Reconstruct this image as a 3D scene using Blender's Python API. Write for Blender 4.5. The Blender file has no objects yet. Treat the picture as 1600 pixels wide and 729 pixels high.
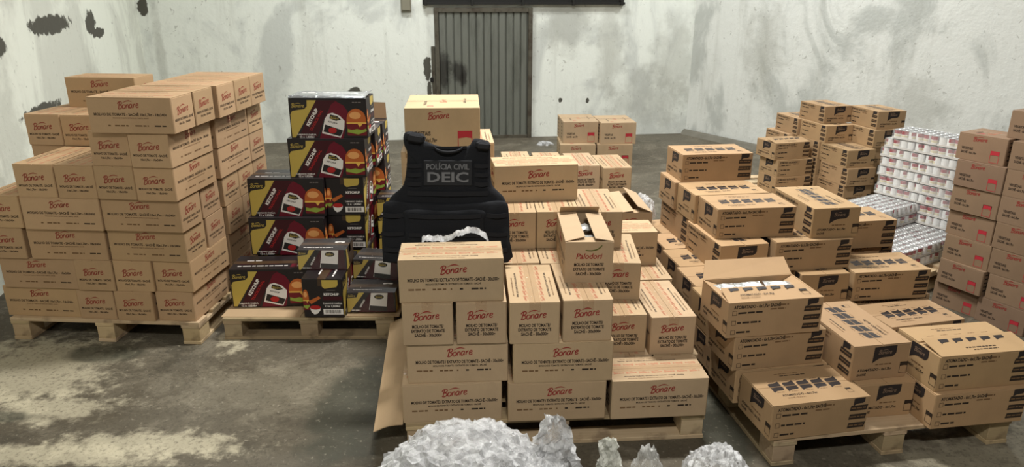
import bpy, bmesh, math, random
from mathutils import Vector, Matrix, noise

random.seed(7)
SC = bpy.context.scene
COL = SC.collection
R = math.radians

# ------------------------------------------------------------------ camera
cam_d = bpy.data.cameras.new('camera')
cam_d.sensor_width = 36.0
cam_d.lens = 1130.0 / 1600.0 * 36.0
cam_d.clip_end = 100
cam = bpy.data.objects.new('camera', cam_d)
COL.objects.link(cam)
_th, _ph = R(18.8546), R(0.1766)
_F = Vector((0, math.cos(_th), -math.sin(_th)))
_R = Vector((1, 0, 0))
_U = _R.cross(_F)
_R2 = _R * math.cos(_ph) + _U * math.sin(_ph)
_U2 = -_R * math.sin(_ph) + _U * math.cos(_ph)
_m = Matrix((_R2, _U2, -_F)).transposed().to_4x4()
_m.translation = Vector((0, 0, 1.9758))
cam.matrix_world = _m
SC.camera = cam

# ------------------------------------------------------------------ world, lamps, exposure
world = bpy.data.worlds.new('world')
SC.world = world
world.use_nodes = True
bg = world.node_tree.nodes['Background']
bg.inputs[0].default_value = (0.80, 0.86, 0.80, 1)
bg.inputs[1].default_value = 0.02


def lamp(name, loc, sx, sy, watts, col, rot=(0, 0, 0)):
    d = bpy.data.lights.new(name, 'AREA')
    d.shape = 'RECTANGLE'
    d.size, d.size_y = sx, sy
    d.energy = watts
    d.color = col
    o = bpy.data.objects.new(name, d)
    o.location = loc
    o.rotation_euler = rot
    COL.objects.link(o)
    return o


# fluorescent fittings under the ceiling of the store room
lamp('ceiling_lamp_rear', (0.4, 4.25, 4.55), 1.2, 0.25, 262, (1.0, 0.975, 0.925))
lamp('ceiling_lamp_wall', (-1.2, 8.0, 4.55), 1.2, 0.25, 120, (0.98, 1.0, 0.99))
lamp('ceiling_lamp_right', (3.2, 8.0, 4.55), 1.2, 0.25, 130, (0.98, 1.0, 0.99))
lamp('ceiling_lamp_entry', (0.4, -0.8, 4.55), 1.2, 0.25, 175, (1.0, 0.96, 0.90))

SC.view_settings.view_transform = 'Standard'
SC.view_settings.look = 'None'
SC.view_settings.gamma = 1.0
SC.view_settings.use_curve_mapping = False
SC.view_settings.exposure = 0.0


# ------------------------------------------------------------------ material helpers
def srgb(r, g, b):
    f = lambda c: (c / 255 / 12.92) if c / 255 <= 0.04045 else ((c / 255 + 0.055) / 1.055) ** 2.4
    return (f(r), f(g), f(b), 1.0)


class NT:
    def __init__(self, name):
        self.m = bpy.data.materials.new(name)
        self.m.use_nodes = True
        self.t = self.m.node_tree
        self.b = self.t.nodes['Principled BSDF']
        self.out = self.t.nodes['Material Output']

    def n(self, typ, **kw):
        nd = self.t.nodes.new(typ)
        for k, v in kw.items():
            setattr(nd, k, v)
        return nd

    def l(self, a, b):
        self.t.links.new(a, b)

    def val(self, sock, v):
        if hasattr(v, 'default_value') or hasattr(v, 'links'):
            self.l(v, sock)
        else:
            sock.default_value = v

    def math(self, op, a, b=0.0, c=None, clamp=False):
        nd = self.n('ShaderNodeMath', operation=op, use_clamp=clamp)
        self.val(nd.inputs[0], a)
        self.val(nd.inputs[1], b)
        if c is not None:
            self.val(nd.inputs[2], c)
        return nd.outputs[0]

    def mix(self, fac, a, b, blend='MIX'):
        nd = self.n('ShaderNodeMix', data_type='RGBA', blend_type=blend)
        self.val(nd.inputs[0], fac)
        self.val(nd.inputs[6], a)
        self.val(nd.inputs[7], b)
        return nd.outputs[2]

    def noise(self, vec, scale, detail=4, rough=0.55, dist=0.0):
        nd = self.n('ShaderNodeTexNoise')
        nd.inputs['Scale'].default_value = scale
        nd.inputs['Detail'].default_value = detail
        nd.inputs['Roughness'].default_value = rough
        nd.inputs['Distortion'].default_value = dist
        if vec is not None:
            self.l(vec, nd.inputs['Vector'])
        return nd.outputs['Fac']

    def ramp(self, fac, a, b):
        nd = self.n('ShaderNodeMapRange', clamp=True)
        nd.interpolation_type = 'SMOOTHSTEP'
        self.val(nd.inputs[0], fac)
        nd.inputs[1].default_value = a
        nd.inputs[2].default_value = b
        return nd.outputs[0]

    def coord(self, which='Object'):
        return self.n('ShaderNodeTexCoord').outputs[which]

    def mapping(self, vec, scale=(1, 1, 1), loc=(0, 0, 0)):
        nd = self.n('ShaderNodeMapping')
        nd.inputs['Scale'].default_value = scale
        nd.inputs['Location'].default_value = loc
        self.l(vec, nd.inputs['Vector'])
        return nd.outputs[0]

    def blob(self, vec, c, r, wob, wscale, soft=0.25):
        """1 inside a ragged ellipse of centre c and radii r (object space)."""
        sub = self.n('ShaderNodeVectorMath', operation='SUBTRACT')
        self.l(vec, sub.inputs[0])
        sub.inputs[1].default_value = c
        dv = self.n('ShaderNodeVectorMath', operation='DIVIDE')
        self.l(sub.outputs[0], dv.inputs[0])
        dv.inputs[1].default_value = r
        ln = self.n('ShaderNodeVectorMath', operation='LENGTH')
        self.l(dv.outputs[0], ln.inputs[0])
        nz = self.noise(vec, wscale, 5, 0.65)
        s = self.math('MULTIPLY_ADD', nz, wob, ln.outputs['Value'])
        return self.math('SUBTRACT', 1.0, self.ramp(s, 1.0 + wob * 0.5 - soft, 1.0 + wob * 0.5 + soft))

    def bump(self, h, strength, dist=0.01):
        nd = self.n('ShaderNodeBump')
        nd.inputs['Strength'].default_value = strength
        nd.inputs['Distance'].default_value = dist
        self.val(nd.inputs['Height'], h)
        self.l(nd.outputs[0], self.b.inputs['Normal'])

    def set(self, col=None, rough=None, metal=None, spec=None):
        if col is not None:
            self.val(self.b.inputs['Base Color'], col)
        if rough is not None:
            self.val(self.b.inputs['Roughness'], rough)
        if metal is not None:
            self.b.inputs['Metallic'].default_value = metal
        if spec is not None:
            self.b.inputs['Specular IOR Level'].default_value = spec
        return self.m


def flat(name, rgb, rough=0.7, metal=0.0, spec=0.3):
    return NT(name).set(srgb(*rgb), rough, metal, spec)


def cardboard(name, rgb):
    t = NT(name)
    oi = t.n('ShaderNodeObjectInfo')
    v = t.coord('Object')
    grain = t.noise(t.mapping(v, (260, 260, 40)), 1.0, 3)
    blot = t.noise(v, 5.0, 4)
    c = t.mix(t.math('MULTIPLY', grain, 0.35), srgb(*rgb), tuple(x * 0.72 for x in srgb(*rgb)[:3]) + (1,))
    c = t.mix(t.ramp(blot, 0.45, 0.75), c, tuple(x * 0.86 for x in srgb(*rgb)[:3]) + (1,))
    c = t.mix(1.0, c, oi.outputs['Color'], 'MULTIPLY')
    return t.set(c, 0.78, spec=0.25)


M = {}
M['card_A'] = cardboard('carton_board_brown', (180, 150, 116))
M['card_C'] = cardboard('carton_board_tan', (186, 162, 130))
M['card_E'] = cardboard('carton_board_orange', (178, 148, 112))
M['card_H'] = cardboard('carton_board_dimmed', (141, 117, 95))  # board colour darkened to stand in for weaker light on the far-right stack
M['card_in'] = cardboard('carton_board_inside', (184, 150, 112))
M['ink'] = flat('black_ink', (52, 42, 34), 0.7)
M['ink_faint'] = flat('faint_ink', (120, 92, 64), 0.75)
M['red'] = flat('red_ink', (146, 50, 46), 0.65)
M['red_dull'] = flat('faded_red_ink', (142, 66, 52), 0.7)
M['ink_dull'] = flat('faded_black_ink', (78, 62, 46), 0.75)
M['red_faint'] = flat('red_stamp_ink', (188, 112, 84), 0.7)
M['navy'] = flat('navy_ink', (46, 40, 39), 0.6)
M['navy_text'] = flat('navy_reverse_ink', (140, 116, 96), 0.6)
M['green_ink'] = flat('green_ink', (96, 98, 48), 0.7)
M['crimson'] = flat('crimson_ink', (176, 48, 58), 0.6)
t = NT('parcel_tape')   # clear tape: mostly see-through with a glossy, creased skin
t.set(srgb(206, 172, 134), 0.14, spec=0.7)
_n = t.noise(t.coord('Object'), 45, 4, .65)
t.bump(_n, 0.6, 0.006)
_tr = t.n('ShaderNodeBsdfTransparent')
_mx = t.n('ShaderNodeMixShader')
_mx.inputs[0].default_value = 0.30
t.l(_tr.outputs[0], _mx.inputs[1])
t.l(t.b.outputs[0], _mx.inputs[2])
t.l(_mx.outputs[0], t.out.inputs['Surface'])
M['tape'] = t.m
M['k_black'] = flat('black_gloss_board', (28, 22, 24), 0.42, spec=0.5)
M['k_gold'] = flat('gold_ink', (198, 174, 86), 0.35)
M['k_white'] = flat('white_ink', (236, 232, 228), 0.4)
M['k_maroon'] = flat('maroon_ink', (66, 22, 30), 0.35)
M['k_bottle'] = flat('ketchup_red_ink', (108, 24, 42), 0.3)
M['k_red'] = flat('bright_red_ink', (176, 40, 40), 0.35)
M['k_bun'] = flat('bun_orange_ink', (192, 104, 50), 0.4)
M['k_bun_light'] = flat('bun_highlight_ink', (232, 168, 104), 0.4)
M['k_cheese'] = flat('cheese_ink', (236, 190, 90), 0.4)
M['k_green'] = flat('lettuce_ink', (148, 170, 70), 0.4)
M['k_meat'] = flat('meat_ink', (116, 34, 40), 0.4)
M['k_grey'] = flat('grey_ink', (120, 112, 110), 0.4)
M['k_side'] = flat('ketchup_side_board', (70, 52, 36), 0.35, spec=0.5)

# ------------------------------------------------------------------ mesh helpers


class MB:
    """collects polygons with material slots; build() links one mesh object."""

    def __init__(self):
        self.v, self.f, self.mi, self.mats = [], [], [], []

    def slot(self, m):
        if m not in self.mats:
            self.mats.append(m)
        return self.mats.index(m)

    def add(self, vs, fs, m):
        k = len(self.v)
        s = self.slot(m)
        self.v += [tuple(p) for p in vs]
        for f in fs:
            self.f.append(tuple(i + k for i in f))
            self.mi.append(s)

    def box(self, x0, x1, y0, y1, z0, z1, m):
        vs = [(x0, y0, z0), (x1, y0, z0), (x1, y1, z0), (x0, y1, z0), (x0, y0, z1), (x1, y0, z1), (x1, y1, z1), (x0, y1, z1)]
        fs = [(0, 3, 2, 1), (4, 5, 6, 7), (0, 1, 5, 4), (1, 2, 6, 5), (2, 3, 7, 6), (3, 0, 4, 7)]
        self.add(vs, fs, m)

    def cbox(self, x0, x1, y0, y1, z0, z1, m, c=0.004, cz=0.002):
        """box with chamfered upright edges and softened top/bottom rims"""
        def ring(z, e):
            a = c + e
            return [(x0 + a, y0 + e, z), (x1 - a, y0 + e, z), (x1 - e, y0 + a, z), (x1 - e, y1 - a, z),
                    (x1 - a, y1 - e, z), (x0 + a, y1 - e, z), (x0 + e, y1 - a, z), (x0 + e, y0 + a, z)]
        rs = [ring(z0, cz), ring(z0 + cz, 0), ring(z1 - cz, 0), ring(z1, cz)]
        vs = sum(rs, [])
        fs = [tuple(reversed(range(8))), tuple(range(24, 32))]
        for k in range(3):
            for i in range(8):
                j = (i + 1) % 8
                fs.append((k * 8 + i, k * 8 + j, k * 8 + 8 + j, k * 8 + 8 + i))
        self.add(vs, fs, m)

    def mesh(self, name, smooth=False):
        me = bpy.data.meshes.new(name)
        me.from_pydata(self.v, [], self.f)
        for m in self.mats:
            me.materials.append(m)
        me.polygons.foreach_set('material_index', self.mi)
        if smooth:
            me.polygons.foreach_set('use_smooth', [True] * len(self.f))
        me.update()
        return me

    def build(self, name, parent=None, smooth=False):
        return obj(name, self.mesh(name, smooth), parent)


def obj(name, me, parent=None):
    o = bpy.data.objects.new(name, me)
    COL.objects.link(o)
    o.parent = parent
    if name == 'lettering':
        o['kind'] = 'stuff'   # rows of characters too small to pick apart
    return o


def tag(o, label, cat, group=None):
    o['label'] = label
    o['category'] = cat
    if group:
        o['group'] = group
    return o


def empty(name, loc=(0, 0, 0), rz=0.0):
    o = bpy.data.objects.new(name, None)
    o.empty_display_size = 0.05
    o.location = loc
    o.rotation_euler = (0, 0, rz)
    COL.objects.link(o)
    return o


def struct(o):
    o['kind'] = 'structure'
    return o


# ------------------------------------------------------------------ flat print (decals)
_TX = {}


def text_geo(s, bold=0.0, shear=0.0):
    """outline font -> ([(x, y)], faces) normalised to height 1 of capital letters"""
    k = (s, bold, shear)
    if k not in _TX:
        cu = bpy.data.curves.new('text', 'FONT')
        cu.body = s
        cu.dimensions = '2D'
        cu.fill_mode = 'FRONT'
        cu.resolution_u = 2
        cu.offset = bold
        cu.shear = shear
        o = bpy.data.objects.new('text', cu)
        COL.objects.link(o)
        bpy.context.view_layer.update()
        dg = bpy.context.evaluated_depsgraph_get()
        me = bpy.data.meshes.new_from_object(o.evaluated_get(dg))
        vs = [(v.co.x, v.co.y) for v in me.vertices]
        fs = [tuple(p.vertices) for p in me.polygons]
        bpy.data.objects.remove(o)
        bpy.data.curves.remove(cu)
        bpy.data.meshes.remove(me)
        _TX[k] = (vs, fs)
    return _TX[k]


def spline(pts, n=3):
    out = []
    P = [pts[0]] + list(pts) + [pts[-1]]
    for i in range(1, len(P) - 2):
        p0, p1, p2, p3 = P[i - 1:i + 3]
        for j in range(n):
            t_ = j / n
            out.append(tuple(0.5 * ((2 * p1[k]) + (-p0[k] + p2[k]) * t_ + (2 * p0[k] - 5 * p1[k] + 4 * p2[k] - p3[k]) * t_ ** 2
                                    + (-p0[k] + 3 * p1[k] - 3 * p2[k] + p3[k]) * t_ ** 3) for k in (0, 1)))
    out.append(pts[-1])
    return out


class Decal:
    def __init__(self):
        self.items = []

    def poly(self, pts, m, layer=0):
        self.items.append((list(pts), [tuple(range(len(pts)))], m, layer))

    def rect(self, x0, y0, x1, y1, m, layer=0):
        self.poly([(x0, y0), (x1, y0), (x1, y1), (x0, y1)], m, layer)

    def frame(self, x0, y0, x1, y1, w, m, layer=0):
        self.rect(x0, y0, x1, y0 + w, m, layer)
        self.rect(x0, y1 - w, x1, y1, m, layer)
        self.rect(x0, y0, x0 + w, y1, m, layer)
        self.rect(x1 - w, y0, x1, y1, m, layer)

    def ellipse(self, cx, cy, rx, ry, m, layer=0, a0=0, a1=360, n=18):
        self.poly([(cx + rx * math.cos(R(a0 + (a1 - a0) * i / n)), cy + ry * math.sin(R(a0 + (a1 - a0) * i / n)))
                   for i in range(n + (a1 - a0 < 360))], m, layer)

    def stroke(self, pts, w, m, layer=0, n=3):
        p = spline(pts, n)
        L, Rr = [], []
        for i, q in enumerate(p):
            a = p[max(0, i - 1)]
            b = p[min(len(p) - 1, i + 1)]
            dx, dy = b[0] - a[0], b[1] - a[1]
            d = math.hypot(dx, dy) or 1
            ww = w * (0.7 if i in (0, len(p) - 1) else 1.0)
            L.append((q[0] - dy / d * ww / 2, q[1] + dx / d * ww / 2))
            Rr.append((q[0] + dy / d * ww / 2, q[1] - dx / d * ww / 2))
        vs = L + Rr
        k = len(L)
        self.items.append((vs, [(i, k + i, k + i + 1, i + 1) for i in range(k - 1)], m, layer))

    def text(self, s, cx, cy, width, m, layer=1, bold=0.02, shear=0.0, rot=0.0, hscale=None):
        vs, fs = text_geo(s, bold, shear)
        x0, x1 = min(v[0] for v in vs), max(v[0] for v in vs)
        k = width / (x1 - x0)
        ky = k if hscale is None else hscale / 0.72
        ca, sa = math.cos(R(rot)), math.sin(R(rot))
        out = []
        for x, y in vs:
            a, b = (x - (x0 + x1) / 2) * k, (y - 0.35) * ky
            out.append((cx + a * ca - b * sa, cy + a * sa + b * ca))
        self.items.append((out, fs, m, layer))

    def words(self, x0, x1, y, h, m, seed, layer=1):
        """a row of illegible small words as ink dashes"""
        r = random.Random(seed)
        x = x0
        while x < x1:
            w = min(h * r.uniform(1.6, 5.0), x1 - x)
            self.rect(x, y - h / 2, x + w, y + h / 2, m, layer)
            x += w + h * 0.7

    def merge(self, other, ox, oy, s=1.0, rot=0, m=None, dl=0):
        ca, sa = math.cos(R(rot)) * s, math.sin(R(rot)) * s
        for vs, fs, mm, la in other.items:
            self.items.append(([(ox + x * ca - y * sa, oy + x * sa + y * ca) for x, y in vs], fs, m or mm, la + dl))

    def put(self, mb, o, eu, ev, off=0.0006, step=0.0003):
        o, eu, ev = Vector(o), Vector(eu), Vector(ev)
        nn = eu.cross(ev)
        for vs, fs, m, la in self.items:
            mb.add([o + eu * x + ev * y + nn * (off + la * step) for x, y in vs], fs, m)


def script_logo(n=3):
    """brush-script word with a swoosh, unit = x-height, red"""
    d = Decal()
    m = M['red']
    w = 0.21
    sh = lambda p: [(x + 0.18 * y, y + 0.085 * x) for x, y in p]
    for s in [[(0.25, 1.6), (0.15, 0.8), (0.1, 0.0)],
              [(-0.25, 1.2), (-0.05, 1.55), (0.4, 1.7), (0.78, 1.5), (0.7, 1.1), (0.28, 0.88), (0.78, 0.72), (0.8, 0.25), (0.35, -0.05), (-0.1, 0.1)],
              [(1.35, 0.9), (1.05, 0.7), (1.08, 0.15), (1.4, 0.0), (1.68, 0.25), (1.65, 0.75), (1.35, 0.9)],
              [(1.95, 0.9), (1.92, 0.0)], [(1.94, 0.5), (2.15, 0.85), (2.4, 0.8), (2.45, 0.4), (2.5, 0.0)],
              [(3.3, 0.8), (2.95, 0.92), (2.7, 0.55), (2.8, 0.05), (3.1, 0.08), (3.3, 0.5)], [(3.34, 0.9), (3.3, 0.2), (3.5, 0.02)],
              [(3.72, 0.9), (3.7, 0.0)], [(3.7, 0.5), (3.9, 0.82), (4.15, 0.86)],
              [(4.35, 0.45), (4.8, 0.55), (4.8, 0.85), (4.5, 0.9), (4.32, 0.5), (4.42, 0.1), (4.7, 0.0), (5.0, 0.18)]]:
        d.stroke(sh(s), w, m, 1, n)
    top = spline(sh([(0.9, 1.25), (1.6, 1.75), (2.5, 1.85), (3.5, 1.35)]), n)
    bot = spline(sh([(3.5, 1.35), (2.5, 1.62), (1.6, 1.55), (0.9, 1.25)]), n)
    d.poly(top + bot[1:-1], m, 1)
    # normalise: width 1, centred
    o = Decal()
    o.merge(d, -0.5, -0.19, 1 / 5.3)
    return o


LOGO = script_logo(3)
LOGO_S = script_logo(1)


def wave_badge(text_m=True):
    """dark waving label with pale script, unit width 1, height ~0.72, centred"""
    d = Decal()
    top = spline([(-0.5, 0.33), (0, 0.36), (0.5, 0.36)], 3)
    bot = spline([(0.5, 0.02), (0.36, -0.12), (0.1, -0.14), (-0.2, -0.18), (-0.52, -0.38)], 3)
    d.poly(top + bot, M['navy'], 0)
    if text_m:
        d.merge(LOGO_S, 0.02, 0.1, 0.62, -4, M['navy_text'], 1)
    return d


BADGE = wave_badge()
BADGE_S = wave_badge(False)


def pouch_icon(m, h):
    d = Decal()
    d.poly([(0, 0.62 * h), (0.42 * h, 0.68 * h), (0.72 * h, 0.62 * h), (0.72 * h, h), (0, h)], m, 1)
    d.frame(0, 0, 0.72 * h, h, 0.035 * h, m, 1)
    return d


# carton kinds: L, W, H
DIM = {'A': (.449, .222, .185), 'C': (.437, .2145, .1926), 'E': (.457, .2804, .1717), 'F': (.38, .29, .158),
       'H': (.288, .25, .162), 'V': (.41, .51, .25), 'K': (.462, .231, .239), 'M': (.285, .2, .125)}
S1 = 'MOLHO DE TOMATE / EXTRATO DE TOMATE - SACHÊ - 30x300g'
S2 = 'MOLHO DE TOMATE / EXTRATO DE TOMATE - SACHÊ'


def side_decal(k):
    L, W, H = DIM[k]
    d = Decal()
    I = M['ink']
    if k == 'C':
        d.merge(LOGO, L * .53, H * .77, .114)
        d.text(S1, L * .52, H * .53, L * .87, I, hscale=.015, bold=.03)
        d.text(S2, L * .52, H * .43, L * .53, M['ink'], hscale=.008)
        for a, b, m in ((.09, .25, M['ink_faint']), (.32, .45, M['ink_faint']), (.49, .505, M['ink_faint']), (.58, .61, I), (.69, .83, I)):
            d.words(L * a, L * b, H * .31, .0075, m, int(a * 100))
    elif k == 'A':
        I = M['ink_dull']
        d.merge(LOGO, L * .5, H * .80, .115, 0, M['red_dull'])
        d.text('MOLHO DE TOMATE - SACHÊ 10x1,7kg - 18x340g', L * .5, H * .53, L * .86, I, hscale=.0135, bold=.03)
        d.text(S2, L * .5, H * .43, L * .42, M['ink_faint'], hscale=.006)
        for a, b, m in ((.22, .25, M['ink_faint']), (.30, .46, M['ink_faint']), (.54, .70, M['ink_faint']), (.77, .91, I)):
            d.words(L * a, L * b, H * .22, .008, m, int(a * 100))
    elif k in 'EF':
        d.text('ATOMATADO - 6x1,7kg SACHÊ', L * .30, H * .87, L * .49, I, hscale=.0155, bold=.035)
        d.words(L * .535, L * .63, H * .87, .008, M['ink_faint'], 5)
        d.words(L * .44, L * .60, H * .76, .007, M['ink_faint'], 6)
        for i, (y, w) in enumerate(((.70, .36), (.42, .35), (.15, .26))):
            d.frame(L * .045, H * (y - .06), L * .09, H * (y + .07), .0016, I, 1)
            d.words(L * .105, L * w, H * y, .0085, I, 20 + i)
        d.merge(BADGE_S, L * .89, H * .87, .052)
        for y in (.70, .45, .20):
            d.poly([(L * .80, H * (y - .075)), (L * .975, H * (y - .075)), (L * .985, H * (y + .075)), (L * .81, H * (y + .075))], I, 1)
            d.words(L * .815, L * .965, H * y, .006, M['ink_faint'], int(y * 50), 2)
    elif k in 'HV':
        d.merge(LOGO, L * .46, H * .84, L * .29)
        d.text('VEGETAIS', L * .22, H * .45, L * .24, I, hscale=H * .09, bold=.03)
        d.text('SACHÊ - 6x1,7kg', L * .26, H * .30, L * .32, I, hscale=H * .085, bold=.03)
        d.merge(pouch_icon(M['crimson'], H * .44), L * .70, H * .06)
    elif k == 'K':
        ketchup_face(d, L, H)
    elif k == 'M':
        pouch_face(d, L, H)
    return d


def end_decal(k):
    L, W, H = DIM[k]
    d = Decal()
    I = M['ink']
    if k == 'C':
        d.merge(LOGO, W * .49, H * .71, .112)
        for i, (s, w) in enumerate((('MOLHO DE TOMATE/', .62), ('EXTRATO DE TOMATE', .66), ('SACHÊ - 30x300g', .54))):
            d.text(s, W * .5, H * (.455 - .105 * i), W * w, I, hscale=.0145, bold=.035)
    elif k == 'A':
        I = M['ink_dull']
        d.merge(LOGO, W * .5, H * .62, .122, 0, M['red_dull'])
        d.text('MOLHO DE TOMATE - SACHÊ', W * .5, H * .36, W * .84, I, hscale=.0125, bold=.03)
        d.text('10x1,7kg - 18x340g', W * .52, H * .24, W * .54, I, hscale=.011, bold=.03)
    elif k in 'EF':
        d.merge(BADGE, W * .56, H * .72, W * .39)
        d.words(W * .42, W * .70, H * .43, .006, M['ink_faint'], 3)
        d.text('ATOMATADO - 6x1,7kg', W * .42, H * .29, W * .60, I, hscale=.0125, bold=.03)
        d.text('SACHÊ', W * .20, H * .16, W * .16, I, hscale=.011, bold=.03)
        d.merge(pouch_icon(I, H * .32), W * .86, H * .13)
    elif k in 'HV':
        for i in range(5):
            d.words(W * .08, W * .3, H * (.85 - .16 * i), .009, I, 40 + i)
            d.words(W * .70, W * .82, H * (.85 - .16 * i), .014, I, 60 + i)
    elif k == 'K':
        ketchup_end(d, W, H)
    elif k == 'M':
        d.rect(0, 0, W, H, M['k_side'], 0)
        d.poly([(0, 0), (W * .35, 0), (W * .12, H), (0, H)], M['k_gold'], 1)
    return d


def top_decal(k):
    L, W, H = DIM[k]
    d = Decal()
    I = M['ink']
    if k in 'AC':
        for s in (-1, 1):
            yc = W / 2
            for i in range(7):
                d.merge(LOGO_S, L * (.1 + .133 * i), yc + s * .035, .05, 0 if s < 0 else 180, M['red_faint'])
            r = 0 if s < 0 else 180
            d.text(S1, L * .45, yc + s * .068, L * .62, I, hscale=.008, bold=.02, rot=r)
            d.text(S2, L * .40, yc + s * .086, L * .46, M['ink_faint'], hscale=.006, rot=r)
    elif k in 'EF':
        for j, y in ((0, .42), (1, .58)):
            for i in range(5):
                d.merge(BADGE_S, L * (.2 + .15 * i), W * y, .056, 0 if j == 0 else 180)
                d.words(L * (.16 + .15 * i), L * (.235 + .15 * i), W * (y - .075 if j == 0 else y + .075), .004, M['ink_faint'], i)
        d.text('ATOMATADO - 6x1,7kg', L * .36, W * .25, L * .36, I, hscale=.014, bold=.035)
        d.text('SACHÊ / POUCH', L * .30, W * .17, L * .18, M['ink_faint'], hscale=.009)
        d.merge(pouch_icon(I, .036), L * .84, W * .16)
        d.words(L * .34, L * .62, W * .80, .006, I, 11)
        d.words(L * .30, L * .55, W * .86, .005, M['ink_faint'], 12)
    elif k in 'HV':
        d.text('VEGETAIS', L * .26, W * .35, W * .30, I, hscale=.016, rot=90)
        d.merge(pouch_icon(M['crimson'], .045), L * .30, W * .08)
        d.merge(LOGO_S, L * .5, W * .5, .12, 90, M['red_faint'])
        d.text('SACHÊ - 6x1,7kg', L * .80, W * .5, W * .34, I, hscale=.014, rot=90)
    elif k == 'K':
        d.words(L * .08, L * .72, W * .25, .010, M['k_white'], 8)
        d.words(L * .08, L * .62, W * .40, .016, M['k_maroon'], 9)
        d.words(L * .15, L * .35, W * .62, .012, M['k_white'], 10)
        d.rect(L * .76, W * .15, L * .92, W * .5, M['k_bottle'], 0)
        d.rect(L * .84, W * .2, L * .93, W * .36, M['k_white'], 1)
    elif k == 'M':
        d.words(L * .1, L * .7, W * .2, .006, M['k_white'], 8)
        d.words(L * .2, L * .55, W * .55, .008, M['k_grey'], 9)
        d.rect(L * .68, W * .40, L * .88, W * .72, M['k_white'], 0)
        d.ellipse(L * .78, W * .56, .02, .02, M['k_black'], 1)
    return d


def burger(d, x0, y0, w, h, layer=2):
    f = lambda x, y: (x0 + w * x, y0 + h * y)
    d.poly([f(.02, .02), f(.98, .02), f(1, .16), f(0, .16)], M['k_meat'], layer)
    d.poly([f(.02, .14), f(.3, .1), f(.55, .06), f(.8, .12), f(1, .18), f(.96, .32), f(.5, .28), f(.04, .32)], M['k_green'], layer + 1)
    d.poly([f(.0, .27), f(.25, .22), f(.5, .26), f(.75, .22), f(1, .28), f(1, .50), f(0, .50)], M['k_meat'], layer + 2)
    d.poly([f(.0, .44), f(.55, .44), f(.66, .32), f(.80, .44), f(1, .44), f(1, .50), f(0, .50)], M['k_cheese'], layer + 3)
    d.poly([f(.5 + .5 * math.cos(R(a)), .49 + .49 * math.sin(R(a)) ** .8) for a in range(0, 181, 15)], M['k_bun'], layer + 3)
    d.poly([f(.45 + .3 * math.cos(R(a)), .74 + .13 * math.sin(R(a))) for a in range(0, 360, 30)], M['k_bun_light'], layer + 4)


def ketchup_face(d, L, H):
    f = lambda p: [(L * x, H * y) for x, y in p]
    d.poly(f([(.24, .95), (.36, .95), (.06, .02), (.015, .02), (.015, .6), (.04, .68), (.12, .71), (.2, .73), (.235, .8)]), M['k_gold'], 0)
    d.merge(LOGO_S, L * .125, H * .82, L * .17, -4, M['k_gold'], 1)
    d.poly(f([(.36, .95), (.62, .95), (.5, .72), (.34, .02), (.1, .02)]), M['k_maroon'], 0)
    d.poly(f([(.37, .0), (.41, .2), (.47, .55), (.55, .85), (.61, .93), (.71, .82), (.76, .66), (.72, .3), (.68, .0)]), M['k_bottle'], 1)
    d.poly(f([(.405, .13), (.455, .49), (.5, .61), (.56, .64), (.65, .57), (.71, .44), (.70, .26), (.645, .015)]), M['k_white'], 2)
    d.poly(f([(.425, .17), (.455, .35), (.685, .2), (.64, .05)]), M['k_black'], 3)
    d.ellipse(L * .545, H * .2, L * .055, H * .075, M['k_red'], 4)
    d.poly(f([(.515, .5), (.53, .6), (.62, .56), (.665, .47), (.6, .44)]), M['k_black'], 3)
    d.merge(LOGO_S, L * .585, H * .515, L * .11, -8, M['k_gold'], 4)
    d.text('KETCHUP', L * .555, H * .40, L * .12, M['ink'], 3, bold=.03, rot=-14)
    d.text('KETCHUP', L * .295, H * .53, H * .50, M['k_white'], 3, bold=.05, rot=58)
    d.text('TRADICIONAL', L * .345, H * .45, H * .62, M['k_red'], 3, bold=.02, rot=58)
    d.text('TAMANHO FAMÍLIA', L * .205, H * .095, L * .25, M['k_white'], 3, bold=.02)
    d.text('12 x 1,020kg', L * .21, H * .035, L * .19, M['k_white'], 3, bold=.03)
    burger(d, L * .735, H * .06, L * .255, H * .70)
    d.words(L * .82, L * .94, H * .9, .006, M['k_grey'], 4)


def ketchup_end(d, W, H):
    f = lambda p: [(W * x, H * y) for x, y in p]
    burger(d, -W * .0 + .001, H * .18, W * .15, H * .56, 1)
    d.poly(f([(.13, .42), (.4, .55), (.45, .5), (.2, .34)]), M['k_bun'], 1)
    d.poly(f([(.16, .24), (.19, .13), (.26, .07), (.34, .09), (.41, .17), (.43, .26)]), M['k_white'], 2)
    d.ellipse(W * .295, H * .255, W * .135, H * .06, M['k_red'], 3)
    d.poly(f([(.5, .97), (.5, .80), (.56, .745), (.86, .79), (.9, .86), (.9, .97)]), M['k_gold'], 1)
    d.rect(W * .6, H * .70, W * .82, H * .715, M['k_grey'], 1)
    d.rect(W * .5, H * .44, W * .97, H * .54, M['k_maroon'], 1)
    d.text('KETCHUP', W * .72, H * .60, W * .38, M['k_white'], 2, bold=.05)
    d.text('TAMANHO FAMÍLIA', W * .73, H * .36, W * .48, M['k_white'], 2, bold=.02)
    d.text('12 x 1,020kg', W * .73, H * .29, W * .38, M['k_white'], 2, bold=.03)
    d.rect(W * .49, H * .07, W * .985, H * .215, M['k_white'], 1)
    r = random.Random(3)
    x = .54
    while x < .93:
        w = r.choice((.006, .012, .018))
        d.rect(W * x, H * .095, W * (x + w), H * .19, M['ink'], 2)
        x += w + .012


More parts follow.
